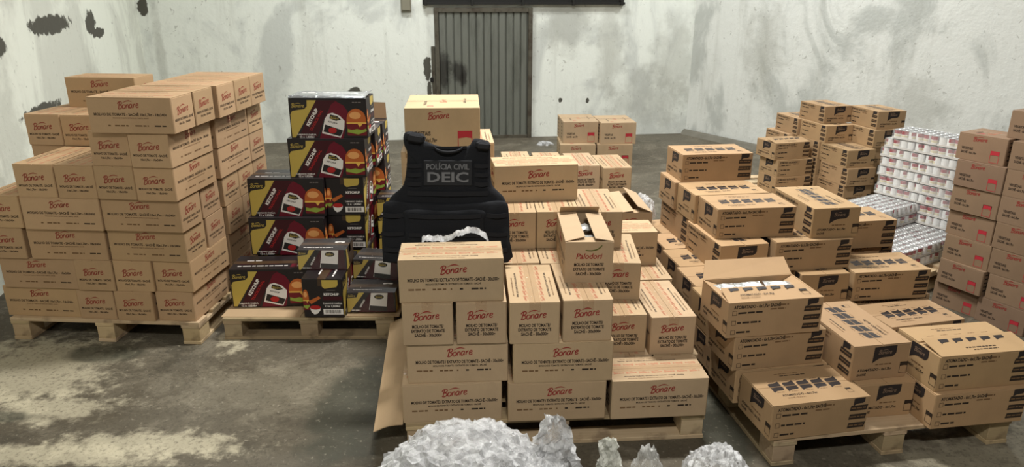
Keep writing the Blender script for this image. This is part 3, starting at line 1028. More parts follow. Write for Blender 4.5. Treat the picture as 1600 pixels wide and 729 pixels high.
# ------------------------------------------------------------------ cartons
BOXES = 'A,A,0,L,-2.958,3.868,0.140,-4.3;A,A,0,S,-2.509,3.828,0.140,-4.9;A,A,0,S,-2.277,3.798,0.140,-3.6;A,A,0,S,-2.042,3.802,0.140,-3.8;A,A,1,L,-2.927,3.850,0.325,-3.9;A,A,1,S,-2.478,3.810,0.325,-4.0;A,A,1,S,-2.251,3.798,0.325,-3.6;A,A,1,S,-2.026,3.798,0.325,-4.7;A,A,2,S,-2.959,3.836,0.510,-3.5;A,A,2,L,-2.714,3.823,0.510,-3.0;A,A,2,L,-2.255,3.808,0.510,-4.8;A,A,3,S,-2.937,3.830,0.695,-3.5;A,A,3,L,-2.696,3.799,0.695,-3.6;A,A,3,L,-2.245,3.780,0.695,-4.7;A,A,4,S,-2.694,3.798,0.880,-2.8;A,A,4,S,-2.462,3.780,0.880,-3.5;A,A,4,S,-2.239,3.764,0.880,-5.3;A,A,4,S,-2.012,3.735,0.880,-4.7;A,A,5,S,-2.236,3.767,1.065,-5.3;A,A,5,S,-2.006,3.724,1.065,-5.0;A,A,6,L,-2.184,3.718,1.250,-3.5;A,A,6,L,-2.781,4.551,1.250,-3.5;A,A,5,S,-2.909,4.294,1.065,-4.9;A,A,5,S,-2.676,4.262,1.065,-3.5;B,K,0,S,-1.206,3.827,0.152,0.4;B,K,0,L,-1.671,3.960,0.152,3.0;B,K,1,L,-1.617,4.214,0.391,1.6;B,K,1,S,-1.156,4.315,0.391,1.2;B,K,2,L,-1.610,4.252,0.630,1.0;B,K,2,S,-1.146,4.290,0.630,1.2;B,K,3,L,-1.352,4.283,0.869,0.9;B,K,4,L,-1.329,4.303,1.108,-0.3;B,M,0,L,-1.256,3.966,0.391,0.9;B,M,0,L,-0.968,3.896,0.152,0.7;B,M,1,L,-0.971,4.118,0.277,-6.9;C,C,0,L,-0.478,2.765,0.140,4.8;C,C,0,L,-0.015,2.780,0.140,4.3;C,C,0,L,0.445,2.800,0.140,4.8;C,C,1,L,-0.452,2.779,0.333,3.5;C,C,1,L,0.007,2.782,0.333,4.0;C,C,1,S,0.649,3.044,0.333,5.4;C,C,1,S,0.421,3.063,0.333,4.1;C,C,2,S,-0.462,2.764,0.525,3.6;C,C,2,S,-0.235,2.778,0.525,3.8;C,C,2,S,-0.009,2.780,0.525,3.3;C,C,2,S,0.219,2.804,0.525,4.3;C,C,2,S,0.409,3.255,0.525,-2.1;C,C,2,L,0.359,3.688,0.525,4.3;C,C,3,L,-0.470,2.773,0.718,4.0;C,C,3,S,0.236,3.003,0.718,1.5;C,C,3,S,-0.094,3.436,0.718,2.6;C,C,3,S,0.124,3.450,0.718,2.9;C,C,3,S,0.341,3.449,0.718,2.8;C,C,2,S,0.615,4.064,0.525,3.6;C,C,4,L,-0.089,3.614,0.910,7.7;C,C,4,S,-0.320,4.196,0.910,5.1;C,V,0,L,-0.585,3.901,1.103,3.7;C2,C,2,S,0.443,5.234,0.525,5.6;C2,C,2,S,0.669,5.172,0.525,5.8;C2,C,2,S,0.189,5.251,0.525,4.8;C2,C,2,S,-0.056,5.285,0.525,4.9;D,V,1,L,0.589,8.300,0.250,4.2;D,V,1,L,1.021,8.238,0.250,5.8;D,V,0,L,0.554,8.219,0.000,0.9;D,V,0,L,0.984,8.234,0.000,0.9;E,E,0,L,1.099,2.640,0.140,10.5;E,E,0,S,1.534,2.812,0.140,7.9;E,E,0,L,1.836,2.730,0.140,8.9;E,E,1,L,1.836,2.756,0.312,9.2;E,E,1,S,1.505,2.844,0.312,9.8;E,E,1,L,1.007,2.932,0.312,10.9;E,E,0,L,1.968,3.386,0.140,13.7;E,E,2,L,0.960,2.923,0.483,9.6;E,E,1,S,1.591,3.676,0.312,6.6;E,E,1,L,1.898,3.713,0.312,7.2;E,E,2,S,1.127,3.666,0.483,10.0;E,E,2,L,1.449,3.728,0.483,9.0;E,E,3,L,1.126,3.779,0.655,7.7;E,E,3,S,1.656,3.796,0.655,7.8;E,E,2,L,1.871,4.078,0.483,9.0;E,E,3,L,1.069,4.061,0.655,8.6;E,E,3,L,1.011,4.344,0.655,8.0;E,E,4,L,1.049,4.362,0.827,7.7;F,F,4,S,2.899,6.717,0.772,13.6;F,F,3,S,2.883,6.595,0.614,14.2;F,F,4,S,3.257,6.437,0.772,12.1;F,F,3,S,3.226,6.386,0.614,12.2;F,F,2,S,2.960,6.265,0.456,14.0;F,F,1,S,2.965,6.222,0.298,14.4;F,F,2,L,2.424,6.565,0.456,16.2;F,F,1,L,2.459,6.546,0.298,15.2;F,F,3,S,2.763,6.968,0.614,12.3;H,H,6,L,2.767,4.437,0.972,-60.0;H,H,5,L,2.763,4.398,0.810,-60.3;H,H,4,L,2.772,4.403,0.648,-61.1;H,H,3,L,2.787,4.413,0.486,-62.9;H,H,2,L,2.785,4.393,0.324,-61.5;H,H,1,L,2.775,4.384,0.162,-64.5;H,H,0,L,2.787,4.409,0.000,-60.9;H,H,7,L,2.942,4.264,1.134,-61.5;A,A,0,S,-1.988,4.271,0.140,-3.5;A,A,0,L,-2.186,4.744,0.140,-3.5;A,A,0,S,-2.216,4.285,0.140,-3.5;A,A,1,S,-1.988,4.271,0.325,-3.5;A,A,1,L,-2.186,4.744,0.325,-3.5;A,A,1,S,-2.216,4.285,0.325,-3.5;A,A,2,L,-2.234,4.043,0.510,-3.5;A,A,2,L,-2.200,4.285,0.510,-3.5;A,A,2,L,-2.185,4.515,0.510,-3.5;A,A,2,L,-2.171,4.744,0.510,-3.5;A,A,3,L,-2.234,4.023,0.695,-3.5;A,A,3,L,-2.200,4.265,0.695,-3.5;A,A,3,L,-2.185,4.495,0.695,-3.5;A,A,3,L,-2.171,4.724,0.695,-3.5;A,A,4,S,-1.963,4.221,0.880,-3.5;A,A,4,S,-2.190,4.235,0.880,-3.5;A,A,4,L,-2.161,4.694,0.880,-3.5;A,A,5,S,-1.958,4.211,1.065,-3.5;A,A,5,S,-2.185,4.225,1.065,-3.5;A,A,5,L,-2.156,4.684,1.065,-3.5;A,A,6,L,-2.169,3.955,1.250,-3.5;A,A,6,L,-2.135,4.195,1.250,-3.5;A,A,6,L,-2.120,4.425,1.250,-3.5;A,A,6,L,-2.106,4.654,1.250,-3.5;A,A,0,S,-2.905,4.300,0.140,-3.5;A,A,0,S,-2.680,4.290,0.140,-3.5;A,A,1,S,-2.905,4.300,0.325,-3.5;A,A,1,S,-2.680,4.285,0.325,-3.5;A,A,2,S,-2.905,4.300,0.510,-3.5;A,A,2,S,-2.680,4.285,0.510,-3.5;A,A,3,S,-2.905,4.300,0.695,-3.5;A,A,3,S,-2.680,4.285,0.695,-3.5;A,A,4,S,-2.905,4.300,0.880,-3.5;A,A,4,S,-2.680,4.285,0.880,-3.5;B,K,0,L,-1.610,4.284,0.152,1.0;B,K,0,S,-1.145,4.325,0.152,1.0;B,K,0,L,-1.330,4.800,0.152,1.0;B,K,1,L,-1.330,4.800,0.391,1.0;B,K,2,L,-1.330,4.800,0.630,1.0;B,K,3,L,-1.330,4.790,0.869,1.0;B,K,3,L,-1.335,4.540,0.869,1.0;B,M,0,L,-0.895,4.600,0.152,1.0;B,M,1,L,-0.895,4.600,0.277,1.0;B,M,2,L,-0.895,4.600,0.402,1.0;B,M,3,L,-0.895,4.600,0.527,1.0;B,M,0,L,-0.974,4.125,0.152,1.0;C,C,0,L,-0.470,2.997,0.140,4.0;C,C,0,L,-0.020,3.015,0.140,4.0;C,C,0,S,-0.500,3.240,0.140,4.0;C,C,0,S,-0.280,3.240,0.140,4.0;C,C,0,S,-0.060,3.243,0.140,4.0;C,C,0,S,0.160,3.245,0.140,4.0;C,C,0,S,0.410,3.500,0.140,4.0;C,C,0,S,0.630,3.500,0.140,4.0;C,C,0,S,0.450,3.030,0.140,4.0;C,C,0,S,0.669,3.039,0.140,4.0;C,C,1,L,-0.470,2.997,0.333,4.0;C,C,1,L,-0.020,3.015,0.333,4.0;C,C,1,S,-0.500,3.240,0.333,4.0;C,C,1,S,-0.280,3.240,0.333,4.0;C,C,1,S,-0.060,3.243,0.333,4.0;C,C,1,S,0.160,3.245,0.333,4.0;C,C,1,S,0.410,3.503,0.333,4.0;C,C,1,S,0.630,3.500,0.333,4.0;C,C,2,S,-0.520,3.235,0.525,4.0;C,C,2,S,-0.300,3.235,0.525,4.0;C,C,2,S,-0.080,3.235,0.525,4.0;C,C,2,S,0.140,3.239,0.525,4.0;C,C,3,S,-0.535,3.460,0.718,4.0;C,C,3,S,-0.315,3.460,0.718,4.0;C,C,0,S,-0.550,3.700,0.140,4.0;C,C,0,S,-0.330,3.700,0.140,4.0;C,C,0,S,-0.110,3.700,0.140,4.0;C,C,0,S,0.110,3.700,0.140,4.0;C,C,1,S,-0.550,3.700,0.333,4.0;C,C,1,S,-0.330,3.700,0.333,4.0;C,C,1,S,-0.110,3.700,0.333,4.0;C,C,1,S,0.110,3.700,0.333,4.0;C,C,2,S,-0.550,3.700,0.525,4.0;C,C,2,S,-0.330,3.700,0.525,4.0;C,C,2,S,-0.110,3.700,0.525,4.0;C,C,2,S,0.110,3.700,0.525,4.0;C,C,0,S,-0.570,4.160,0.140,4.0;C,C,1,S,-0.570,4.160,0.333,4.0;C,C,2,S,-0.570,4.160,0.525,4.0;C,C,3,S,-0.570,3.920,0.718,4.0;C,C,0,S,-0.350,4.160,0.140,4.0;C,C,1,S,-0.350,4.160,0.333,4.0;C,C,2,S,-0.350,4.160,0.525,4.0;C,C,3,S,-0.350,3.920,0.718,4.0;C,C,0,S,-0.130,4.160,0.140,4.0;C,C,1,S,-0.130,4.160,0.333,4.0;C,C,2,S,-0.130,4.160,0.525,4.0;C,C,3,S,-0.130,3.920,0.718,4.0;C,C,0,S,0.090,4.160,0.140,4.0;C,C,1,S,0.090,4.160,0.333,4.0;C,C,2,S,0.090,4.160,0.525,4.0;C,C,3,S,0.090,3.920,0.718,4.0;C,C,4,S,-0.620,3.950,0.910,4.0;C,C,0,S,0.610,4.060,0.140,4.0;C,C,0,S,0.390,4.020,0.140,4.0;C,C,1,S,0.610,4.060,0.333,4.0;C,C,1,S,0.390,4.020,0.333,4.0;C,C,2,S,0.340,4.100,0.525,4.0;C,C,0,S,0.672,4.535,0.140,4.0;C,C,1,S,0.706,4.538,0.333,4.0;C2,C,0,S,-0.192,5.260,0.140,5.0;C2,C,0,S,0.025,5.260,0.140,5.0;C2,C,0,S,0.242,5.259,0.140,5.0;C2,C,0,S,0.459,5.261,0.140,5.0;C2,C,0,S,0.676,5.261,0.140,5.0;C2,C,1,S,-0.192,5.260,0.333,5.0;C2,C,1,S,0.025,5.260,0.333,5.0;C2,C,1,S,0.242,5.259,0.333,5.0;C2,C,1,S,0.459,5.261,0.333,5.0;C2,C,1,S,0.676,5.261,0.333,5.0;E,E,0,L,0.994,3.220,0.140,9.0;E,E,0,L,0.971,3.510,0.140,9.0;E,E,0,L,0.948,3.800,0.140,9.0;E,E,0,L,0.925,4.090,0.140,9.0;E,E,0,L,0.947,4.383,0.140,9.0;E,E,1,L,0.992,3.232,0.312,9.0;E,E,1,L,0.971,3.514,0.312,9.0;E,E,1,L,0.948,3.800,0.312,9.0;E,E,1,L,0.925,4.090,0.312,9.0;E,E,1,L,0.958,4.384,0.312,9.0;E,E,0,L,1.469,3.593,0.140,9.0;E,E,0,L,1.467,3.880,0.140,9.0;E,E,0,L,1.030,2.935,0.140,9.0;E,E,0,L,1.953,3.750,0.140,9.0;E,E,0,L,1.900,4.130,0.140,9.0;E,E,1,L,1.900,4.130,0.312,9.0;E,E,2,S,1.060,4.150,0.483,9.0;E,E,2,S,1.350,4.150,0.483,9.0;F,F,0,S,2.852,6.642,0.140,14.0;F,F,1,S,2.854,6.643,0.298,14.0;F,F,2,S,2.854,6.643,0.456,14.0;F,F,0,S,2.961,6.238,0.140,14.0;F,F,0,S,3.221,6.403,0.140,14.0;F,F,1,S,3.220,6.403,0.298,14.0;F,F,2,S,3.227,6.404,0.456,14.0;F,F,0,L,2.450,6.530,0.140,14.0;F,F,0,S,2.696,6.997,0.140,14.0;F,F,1,S,2.696,6.997,0.298,14.0;F,F,2,S,2.696,6.997,0.456,14.0;H,H,0,L,2.913,4.147,0.000,-61.0;H,H,1,L,2.928,4.120,0.162,-61.0;H,H,2,L,2.920,4.134,0.324,-61.0;H,H,3,L,2.914,4.143,0.486,-61.0;H,H,4,L,2.912,4.148,0.648,-61.0;H,H,5,L,2.912,4.149,0.810,-61.0;H,H,6,L,2.910,4.152,0.972,-61.0'
DESC = {'A': 'brown tomato sauce carton', 'C': 'tan tomato sauce carton', 'E': 'brown wave-badge carton', 'F': 'brown wave-badge carton',
        'H': 'carton with red pouch icon', 'V': 'carton with red pouch icon', 'K': 'black ketchup carton', 'M': 'small dark pouch carton'}
PILE = {'A': 'leftmost pallet', 'B': 'ketchup pallet', 'C': 'centre pallet', 'C2': 'low stack behind centre pallet', 'D': 'stack right of metal door',
        'E': 'right-hand pallet', 'F': 'stack by right wall', 'H': 'far-right stack'}
GROUP = {'A': 'cartons on the leftmost pallet', 'B': 'cartons on the ketchup pallet', 'C': 'cartons on the centre pallet', 'C2': 'cartons behind the centre pallet',
         'D': 'cartons beside the metal door', 'E': 'cartons on the right-hand pallet', 'F': 'cartons by the right wall', 'H': 'cartons in the far-right stack'}
ORD = ['bottom', 'second', 'third', 'fourth', 'fifth', 'sixth', 'seventh', 'eighth']
ROWS = ['front', 'second', 'third', 'fourth', 'fifth', 'sixth', 'seventh', 'eighth']
rows = []
for i, rec in enumerate(BOXES.split(';')):
    q = rec.split(',')
    rows.append(dict(i=i, p=q[0], k=q[1], l=int(q[2]), o=q[3], x=float(q[4]), y=float(q[5]), z=float(q[6]), a=float(q[7])))
yawm = {'A': -3.5, 'C': 4.0, 'C2': 5, 'E': 9.0, 'F': 14, 'H': -61, 'D': 4, 'B': 1.0}
lab = {}
for key in {(b['p'], b['k'], b['l']) for b in rows}:
    bs = [b for b in rows if (b['p'], b['k'], b['l']) == key]
    a = R(yawm[key[0]])
    for b in bs:
        b['u'] = b['x'] * math.cos(a) + b['y'] * math.sin(a)
        b['v'] = -b['x'] * math.sin(a) + b['y'] * math.cos(a)
    bs.sort(key=lambda b: b['v'])
    rr, cur = [], []
    for b in bs:
        if cur and b['v'] - cur[0]['v'] > .12:
            rr.append(cur)
            cur = []
        cur.append(b)
    rr.append(cur)
    for ri, row in enumerate(rr):
        row.sort(key=lambda b: b['u'])
        for ci, b in enumerate(row):
            s = DESC[b['k']] + ', ' + ORD[b['l']] + ' layer'
            if len(row) > 1:
                s += ', ' + ('leftmost' if ci == 0 else 'rightmost' if ci == len(row) - 1 else ROWS[ci] + ' from left')
            if len(rr) > 1:
                s += ' in ' + ROWS[ri] + ' row'
            lab[b['i']] = s + ', ' + PILE[b['p']]
lab[49] = 'carton with red fruit brand script and parted lid, on centre stack'
lab[53] = 'tan carton with its lid flaps raised, at right rear of centre stack'
lab[56] = 'large carton with red pouch icon on top behind the black vest'
lab[72] = 'opened wave-badge carton with rear flap up and sachets showing'
lab[68] = 'wave-badge carton with lid lifting at its left end, right pallet'
lab[31] = 'black ketchup carton at top with silver film over its lid'
lab[82] = 'wave-badge carton alone at the top of right-hand stack'
lab[89] = 'brown wave-badge carton with ragged lid, left of stack by right wall'
lab[99] = 'carton with red pouch icon, topmost of the far-right stack'

SPECIAL = {49, 53, 72, 68, 89}
ALLP = ('body', 'flap_a', 'flap_b', 'tape', 'front', 'back', 'right', 'left', 'top')
CROOT = {}
for b in rows:
    parts = ALLP
    if b['i'] in SPECIAL:
        parts = {49: ('back',), 53: ('front', 'back', 'left', 'right'), 72: ('front', 'back', 'left', 'right'),
                 68: ('body', 'flap_b', 'front', 'back', 'left', 'right'), 89: ('body', 'flap_b', 'front', 'back', 'left', 'right')}[b['i']]
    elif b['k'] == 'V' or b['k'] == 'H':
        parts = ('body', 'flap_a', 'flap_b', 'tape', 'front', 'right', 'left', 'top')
    elif b['k'] in 'AE':
        parts = ('body', 'flap_a', 'flap_b', 'front', 'back', 'right', 'left', 'top')
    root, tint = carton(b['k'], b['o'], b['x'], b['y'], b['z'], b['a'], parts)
    tag(root, lab[b['i']], 'carton', GROUP[b['p']])
    CROOT[b['i']] = (root, tint)

card_c, card_e = M['card_C'], M['card_E']

# 49: open carton of the other tomato brand (rotated: local -X end faces the viewer)
root, tint = CROOT[49]
L, W, H = DIM['C']
open_body('C', tint, root)
d = Decal()
d.text('Palodori', W * .5, H * .66, .118, M['red'], bold=.02, shear=.25, hscale=.026)
d.stroke([(W * .42, H * .80), (W * .55, H * .79), (W * .68, H * .83), (W * .76, H * .92)], .006, M['green_ink'], 1)
for i, (s, w) in enumerate((('MOLHO DE TOMATE/', .62), ('EXTRATO DE TOMATE', .66), ('SACHÊ - 30x300g', .54))):
    d.text(s, W * .5, H * (.45 - .115 * i), W * w, M['ink'], hscale=.0135, bold=.035)
obj('lettering', face_mesh(d, 'C', 'left').mesh('lettering'), root)
# long flaps folded inwards, rising to the middle, and short end flaps
y0, x0 = W / 2, L / 2
fl = slab([(-x0 + .005, y0, H), (-x0 + .045, y0 - .092, H + .008), (x0 - .02, y0 - .092, H + .008), (x0 - .005, y0, H)][::-1], .003, card_c, 'top_flap', root, tint)
f2 = slab([(-x0 + .005, -y0, H), (-x0 + .008, -y0 + .082, H + .012), (x0 - .06, -y0 + .082, H + .012), (x0 - .005, -y0, H)], .003, card_c, 'top_flap', root, tint)
slab([(-x0, -y0 + .01, H), (-x0, y0 - .01, H), (-x0 + .09, y0 - .012, H - .008), (-x0 + .09, -y0 + .012, H - .008)][::-1], .003, card_c, 'end_flap', root, tint)
slab([(x0, -y0 + .01, H), (x0, y0 - .01, H), (x0 - .04, y0 - .012, H + .045), (x0 - .04, -y0 + .012, H + .045)], .003, card_c, 'end_flap', root, tint)
dt = Decal()
dt.text(S1, .19, .030, .30, M['ink'], hscale=.010)
dt.text(S2, .17, .050, .24, M['ink'], hscale=.008)
for i in range(6):
    dt.merge(LOGO_S, .06 + .05 * i, .072, .04, 0, M['ink'])
mb = MB()
dt.put(mb, (-x0 + .03, -y0 + .003, H + .0005), Vector((1, 0, 0)), Vector((0, .082, .012)).normalized(), .0008)
mb.build('lettering', root)
dt2 = Decal()
dt2.text(S1, .17, .028, .26, M['ink'], hscale=.010)
dt2.text(S2, .16, .05, .22, M['ink'], hscale=.008)
mb = MB()
dt2.put(mb, (x0 - .03, y0 - .003, H + .0005), Vector((-1, 0, 0)), Vector((0, -.092, .008)).normalized(), .0008)
mb.build('lettering', root)

# 53: lid with a raised flap
root, tint = CROOT[53]
open_body('C', tint, root)
slab([(-x0, y0, H), (x0, y0, H), (x0, .004, H + .012), (-x0, .004, H + .012)][::-1], .003, card_c, 'top_flap', root, tint)
slab([(-x0, -y0, H), (x0, -y0, H), (x0, -.02, H + .038), (-x0, -.02, H + .038)], .003, card_c, 'top_flap', root, tint)
slab([(-x0, -y0 + .01, H), (-x0, y0 - .01, H), (-x0 + .09, y0 - .012, H - .008), (-x0 + .09, -y0 + .012, H - .008)][::-1], .003, card_c, 'end_flap', root, tint)

# 72: opened carton with sachets
root, tint = CROOT[72]
L, W, H = DIM['E']
open_body('E', tint, root)
x0, y0 = L / 2, W / 2
slab([(-x0, -y0, H), (x0, -y0, H), (x0 - .03, -y0 + .135, H + .010), (-x0 + .02, -y0 + .135, H + .016)], .003, card_e, 'top_flap', root, tint)
slab([(-x0, y0, H), (x0, y0, H), (x0 + .01, y0 + .105, H + .050), (-x0 + .05, y0 + .105, H + .055)], .003, card_e, 'top_flap', root, tint)
slab([(-x0, -y0 + .03, H), (-x0, y0 - .01, H), (-x0 + .09, y0 - .02, H - .03), (-x0 + .09, -y0 + .05, H - .02)][::-1], .003, card_e, 'end_flap', root, tint)
slab([(x0, -y0 + .03, H), (x0, y0 - .01, H), (x0 - .09, y0 - .02, H - .05), (x0 - .09, -y0 + .05, H - .05)], .003, card_e, 'end_flap', root, tint)
dt = Decal()
for i in range(5):
    dt.merge(BADGE_S, L * (.14 + .15 * i), .105, .046)
dt.text('ATOMATADO - 6x1,7kg', L * .33, .058, L * .36, M['ink'], hscale=.012, bold=.025)
dt.text('SACHÊ / POUCH', L * .24, .034, L * .2, M['ink_faint'], hscale=.009)
dt.merge(pouch_icon(M['ink'], .05), L * .80, .03)
mb = MB()
dt.put(mb, (-x0 + .01, -y0 + .002, H + .0035), Vector((1, 0, -.006)).normalized(), Vector((0, .135, .013)).normalized(), .0010)
mb.build('lettering', root)
m_sach = NT('silver_sachet_film')
m_sach.set(srgb(206, 208, 206), .22, .65)
m_sach.bump(m_sach.noise(m_sach.coord('Object'), 30, 4), .6, .01)
a72 = rows[72]['a']
a49 = rows[49]['a'] + 90
for j, (sx, sy, rz) in enumerate(((-.16, .055, 0), (-.02, .06, 4), (.12, .05, -6), (-.11, -.01, 88), (.06, .01, 94))):
    mb = MB()
    nx, ny = 10, 8
    V, Fc = [], []
    for s in (1, -1):
        for ii in range(nx + 1):
            for jj in range(ny + 1):
                uu, vv_ = ii / nx * 2 - 1, jj / ny * 2 - 1
                bul = (1 - uu ** 2) ** .5 * (1 - vv_ ** 2) ** .5
                V.append((uu * .068, vv_ * .05, s * .018 * bul + .006 * noise.noise((ii * .7 + j * 9, jj * .7, s))))
    q = (nx + 1) * (ny + 1)
    for s in (0, 1):
        for ii in range(nx):
            for jj in range(ny):
                k0 = s * q + ii * (ny + 1) + jj
                fc = (k0, k0 + ny + 1, k0 + ny + 2, k0 + 1)
                Fc.append(fc if s == 0 else fc[::-1])
    mb.add(V, Fc, m_sach.m)
    o = mb.build('sachet', None, True)
    base, aa, hh_ = (root.location, a72, H) if j < 3 else (CROOT[49][0].location, a49, DIM['C'][2] - .006)
    ca, sa = math.cos(R(aa)), math.sin(R(aa))
    o.location = (base.x + sx * ca - sy * sa, base.y + sx * sa + sy * ca, base.z + hh_ - .022)
    o.rotation_euler = (R(6), R(3 * (j % 3) - 3), R(aa + rz))
    tag(o, ['silver sachet at left in the opened carton', 'silver sachet in the middle of opened carton', 'silver sachet at right in the opened carton', 'silver sachet under the parted lid, near the front', 'silver sachet under the parted lid, towards the rear'][j], 'sachet',
        'sachets in the opened cartons')

# 68 and 89: front lid flap hinged up along the front edge
for idx in (68, 89):
    root, tint = CROOT[idx]
    k = rows[idx]['k']
    L, W, H = DIM[k]
    x0, y0 = L / 2, W / 2
    up = .020
    slab([(-x0 + .004, -y0, H), (x0 - .004, -y0, H), (x0 - .004, -.006, H + up), (-x0 + .004, -.006, H + up)], .003, card_e, 'top_flap', root, tint)
    dt = Decal()
    for i in range(5):
        dt.merge(BADGE_S, L * (.2 + .15 * i), W * .36, .046)
    dt.words(L * .34, L * .66, W * .17, .006, M['ink'], 31)
    dt.words(L * .40, L * .66, W * .11, .005, M['ink'], 32)
    mb = MB()
    dt.put(mb, (-x0, -y0, H), Vector((1, 0, 0)), Vector((0, y0 - .006, up)).normalized(), .0008)
    mb.build('lettering', root)
    d3 = Decal()
    d3.items = [it for it in top_decal(k).items if min(p[1] for p in it[0]) > W * .52]
    mb = MB()
    d3.put(mb, (-x0, -y0, H), Vector((1, 0, 0)), Vector((0, 1, 0)), .0003, .0002)
    mb.build('lettering', root)

# ------------------------------------------------------------------ films and plastic
def film(name, white, alpha, rough=.12, tint=(.92, .93, .92, 1), bscale=40, bstr=.5):
    """clear plastic: part see-through, part milky, with a glossy skin"""
    t = NT(name)
    t.set(tint, rough, spec=.6)
    v = t.coord('Object')
    n = t.noise(v, bscale, 5, .7, .6)
    t.bump(n, bstr, .02)
    tr = t.n('ShaderNodeBsdfTransparent')
    mx = t.n('ShaderNodeMixShader')
    n2 = t.noise(v, bscale * .35, 4, .65, .4)
    fac = t.math('MULTIPLY_ADD', t.ramp(n2, .35, .65), white, alpha, True)
    t.l(fac, mx.inputs[0])
    t.l(tr.outputs[0], mx.inputs[1])
    t.l(t.b.outputs[0], mx.inputs[2])
    t.l(mx.outputs[0], t.out.inputs['Surface'])
    return t.m


M['stretch'] = film('crumpled_stretch_film', .45, .30, .11, (.76, .77, .78, 1), 45, .5)
M['wrap_thin'] = film('thin_shrink_film', .04, .035, .06, (.85, .86, .84, 1), 14, .5)
M['clear'] = film('clear_film', .25, .16, .06, (.85, .86, .84, 1), 18, .7)
M['shrink'] = film('shrink_wrap', .20, .08, .08, (.9, .9, .9, 1), 22, .5)

# silver film over the top ketchup carton, loose film bits on the ketchup pallet
root, tint = CROOT[31]
L, W, H = DIM['K']
ms = NT('silver_film')
ms.set(srgb(176, 178, 180), .16, .75)
ms.bump(ms.noise(ms.coord('Object'), 22, 4, .6, .5), .8, .012)
mb = MB()
nx, ny = 26, 12
V, Fc = [], []
for i in range(nx + 1):
    for j in range(ny + 1):
        x = -L / 2 + L * i / nx
        y = -W / 2 - .001 + (W + .001) * j / ny
        z = H + .008 + .010 * abs(noise.noise((i * .45, j * .6, 2.0))) + (.012 if i == nx else 0) * (j / ny)
        if j == 0:
            z = H + .0015
        V.append((x, y, z))
for i in range(nx):
    for j in range(ny):
        k0 = i * (ny + 1) + j
        Fc.append((k0, k0 + ny + 1, k0 + ny + 2, k0 + 1))
mb.add(V, Fc, ms.m)
o = mb.build('silver_film', root, True)
o['label'] = 'wrinkled silver film over the lid'
d = Decal()
d.words(-L * .35, -L * .18, 0, .012, M['k_white'], 1)
d.words(-L * .08, L * .34, 0, .008, M['k_white'], 2)
mb = MB()
d.put(mb, (0, -W * .2, H + .021), Vector((1, 0, 0)), Vector((0, 1, 0)), .001)
mb.build('film_print', root)

# brown flap standing up on the rear ketchup carton
kb = [b for b in rows if b['p'] == 'B' and b['k'] == 'K' and b['l'] == 3]
kr = max(kb, key=lambda b: b['y'])
root, tint = CROOT[kr['i']]
slab([(L / 2 - .12, W / 2 - .02, H + .001), (L / 2 - .002, W / 2 - .02, H + .001), (L / 2 - .008, W / 2 + .0, H + .105), (L / 2 - .12, W / 2 + .0, H + .11)], .004, M['card_A'],
     'raised_flap', root, (.55, .52, .5, 1))

# cardboard sheet under the ketchup cartons and under the centre stack
def sheet(name, pts, z, label, group=None):
    p = [Vector((x, y, zz)) for x, y, zz in pts]
    k = len(p)
    mb = MB()
    c = Vector((0, 0, -.004))
    fs = [tuple(range(k)), tuple(range(2 * k - 1, k - 1, -1))] + [(i, k + i, k + (i + 1) % k, (i + 1) % k) for i in range(k)]
    mb.add([q + Vector((0, 0, .0)) for q in p] + [q + c for q in p], fs, M['card_C'])
    o = mb.build(name)
    o.color = (.95, .93, .9, 1)
    return tag(o, label, 'cardboard')


sheet('cardboard_sheet', [(-1.70, 3.845, .1445), (-1.24, 3.845, .1445), (-1.23, 4.22, .1445), (-1.69, 4.22, .1445)], .144,
      'flat cardboard sheet under the left ketchup carton')
sheet('cardboard_sheet', [(-.97, 3.86, .1445), (-.66, 3.86, .1445), (-.66, 4.1, .1445), (-.97, 4.1, .1445)], .144,
      'flat cardboard sheet under the small dark pouch cartons')
mb = MB()
prof = [(-.615, .098), (-.60, .104), (-.572, .118), (-.545, .128), (-.515, .134), (-.482, .137)]
V = []
for x, z in prof:
    V += [(x, 2.765 + .02 * noise.noise((x * 9, 1, 0)), z), (x - .10, 3.86, z + .004)]
nq = len(prof)
V += [(x, y, z - .004) for x, y, z in V]
Fc = [(2 * i, 2 * i + 2, 2 * i + 3, 2 * i + 1) for i in range(nq - 1)] + [(2 * nq + 2 * i + 1, 2 * nq + 2 * i + 3, 2 * nq + 2 * i + 2, 2 * nq + 2 * i) for i in range(nq - 1)]
Fc += [(2 * i, 2 * nq + 2 * i, 2 * nq + 2 * i + 2, 2 * i + 2) for i in range(nq - 1)]
Fc += [(0, 1, 2 * nq + 1, 2 * nq)]
mb.add(V, Fc, M['card_C'])
o = mb.build('cardboard_sheet')
o.color = (1, .97, .93, 1)
tag(o, 'bent cardboard sheet jutting out left of the centre stack', 'cardboard')

# ------------------------------------------------------------------ packs of small cans
tcan = NT('can_label')
v = tcan.coord('Object')
sep = tcan.n('ShaderNodeSeparateXYZ')
tcan.l(v, sep.inputs[0])
angl = tcan.math('ARCTAN2', sep.outputs[1], sep.outputs[0])
red = tcan.math('MULTIPLY', tcan.math('GREATER_THAN', angl, .1), tcan.math('GREATER_THAN', sep.outputs[2], .036))
yel = tcan.math('MULTIPLY', tcan.math('GREATER_THAN', tcan.math('ABSOLUTE', tcan.math('SUBTRACT', angl, 1.4)), .0), tcan.math('LESS_THAN', tcan.math('ABSOLUTE', tcan.math('SUBTRACT', sep.outputs[2], .024)), .008))
yel = tcan.math('MULTIPLY', yel, tcan.math('GREATER_THAN', angl, .4))
c = tcan.mix(red, srgb(232, 232, 230), srgb(150, 40, 52))
c = tcan.mix(tcan.math('MULTIPLY', yel, .7), c, srgb(206, 190, 140))
tcan.set(c, .35, spec=.5)
M['can'] = tcan.m
M['tin'] = flat('tin_lid', (196, 198, 198), .28, .8)
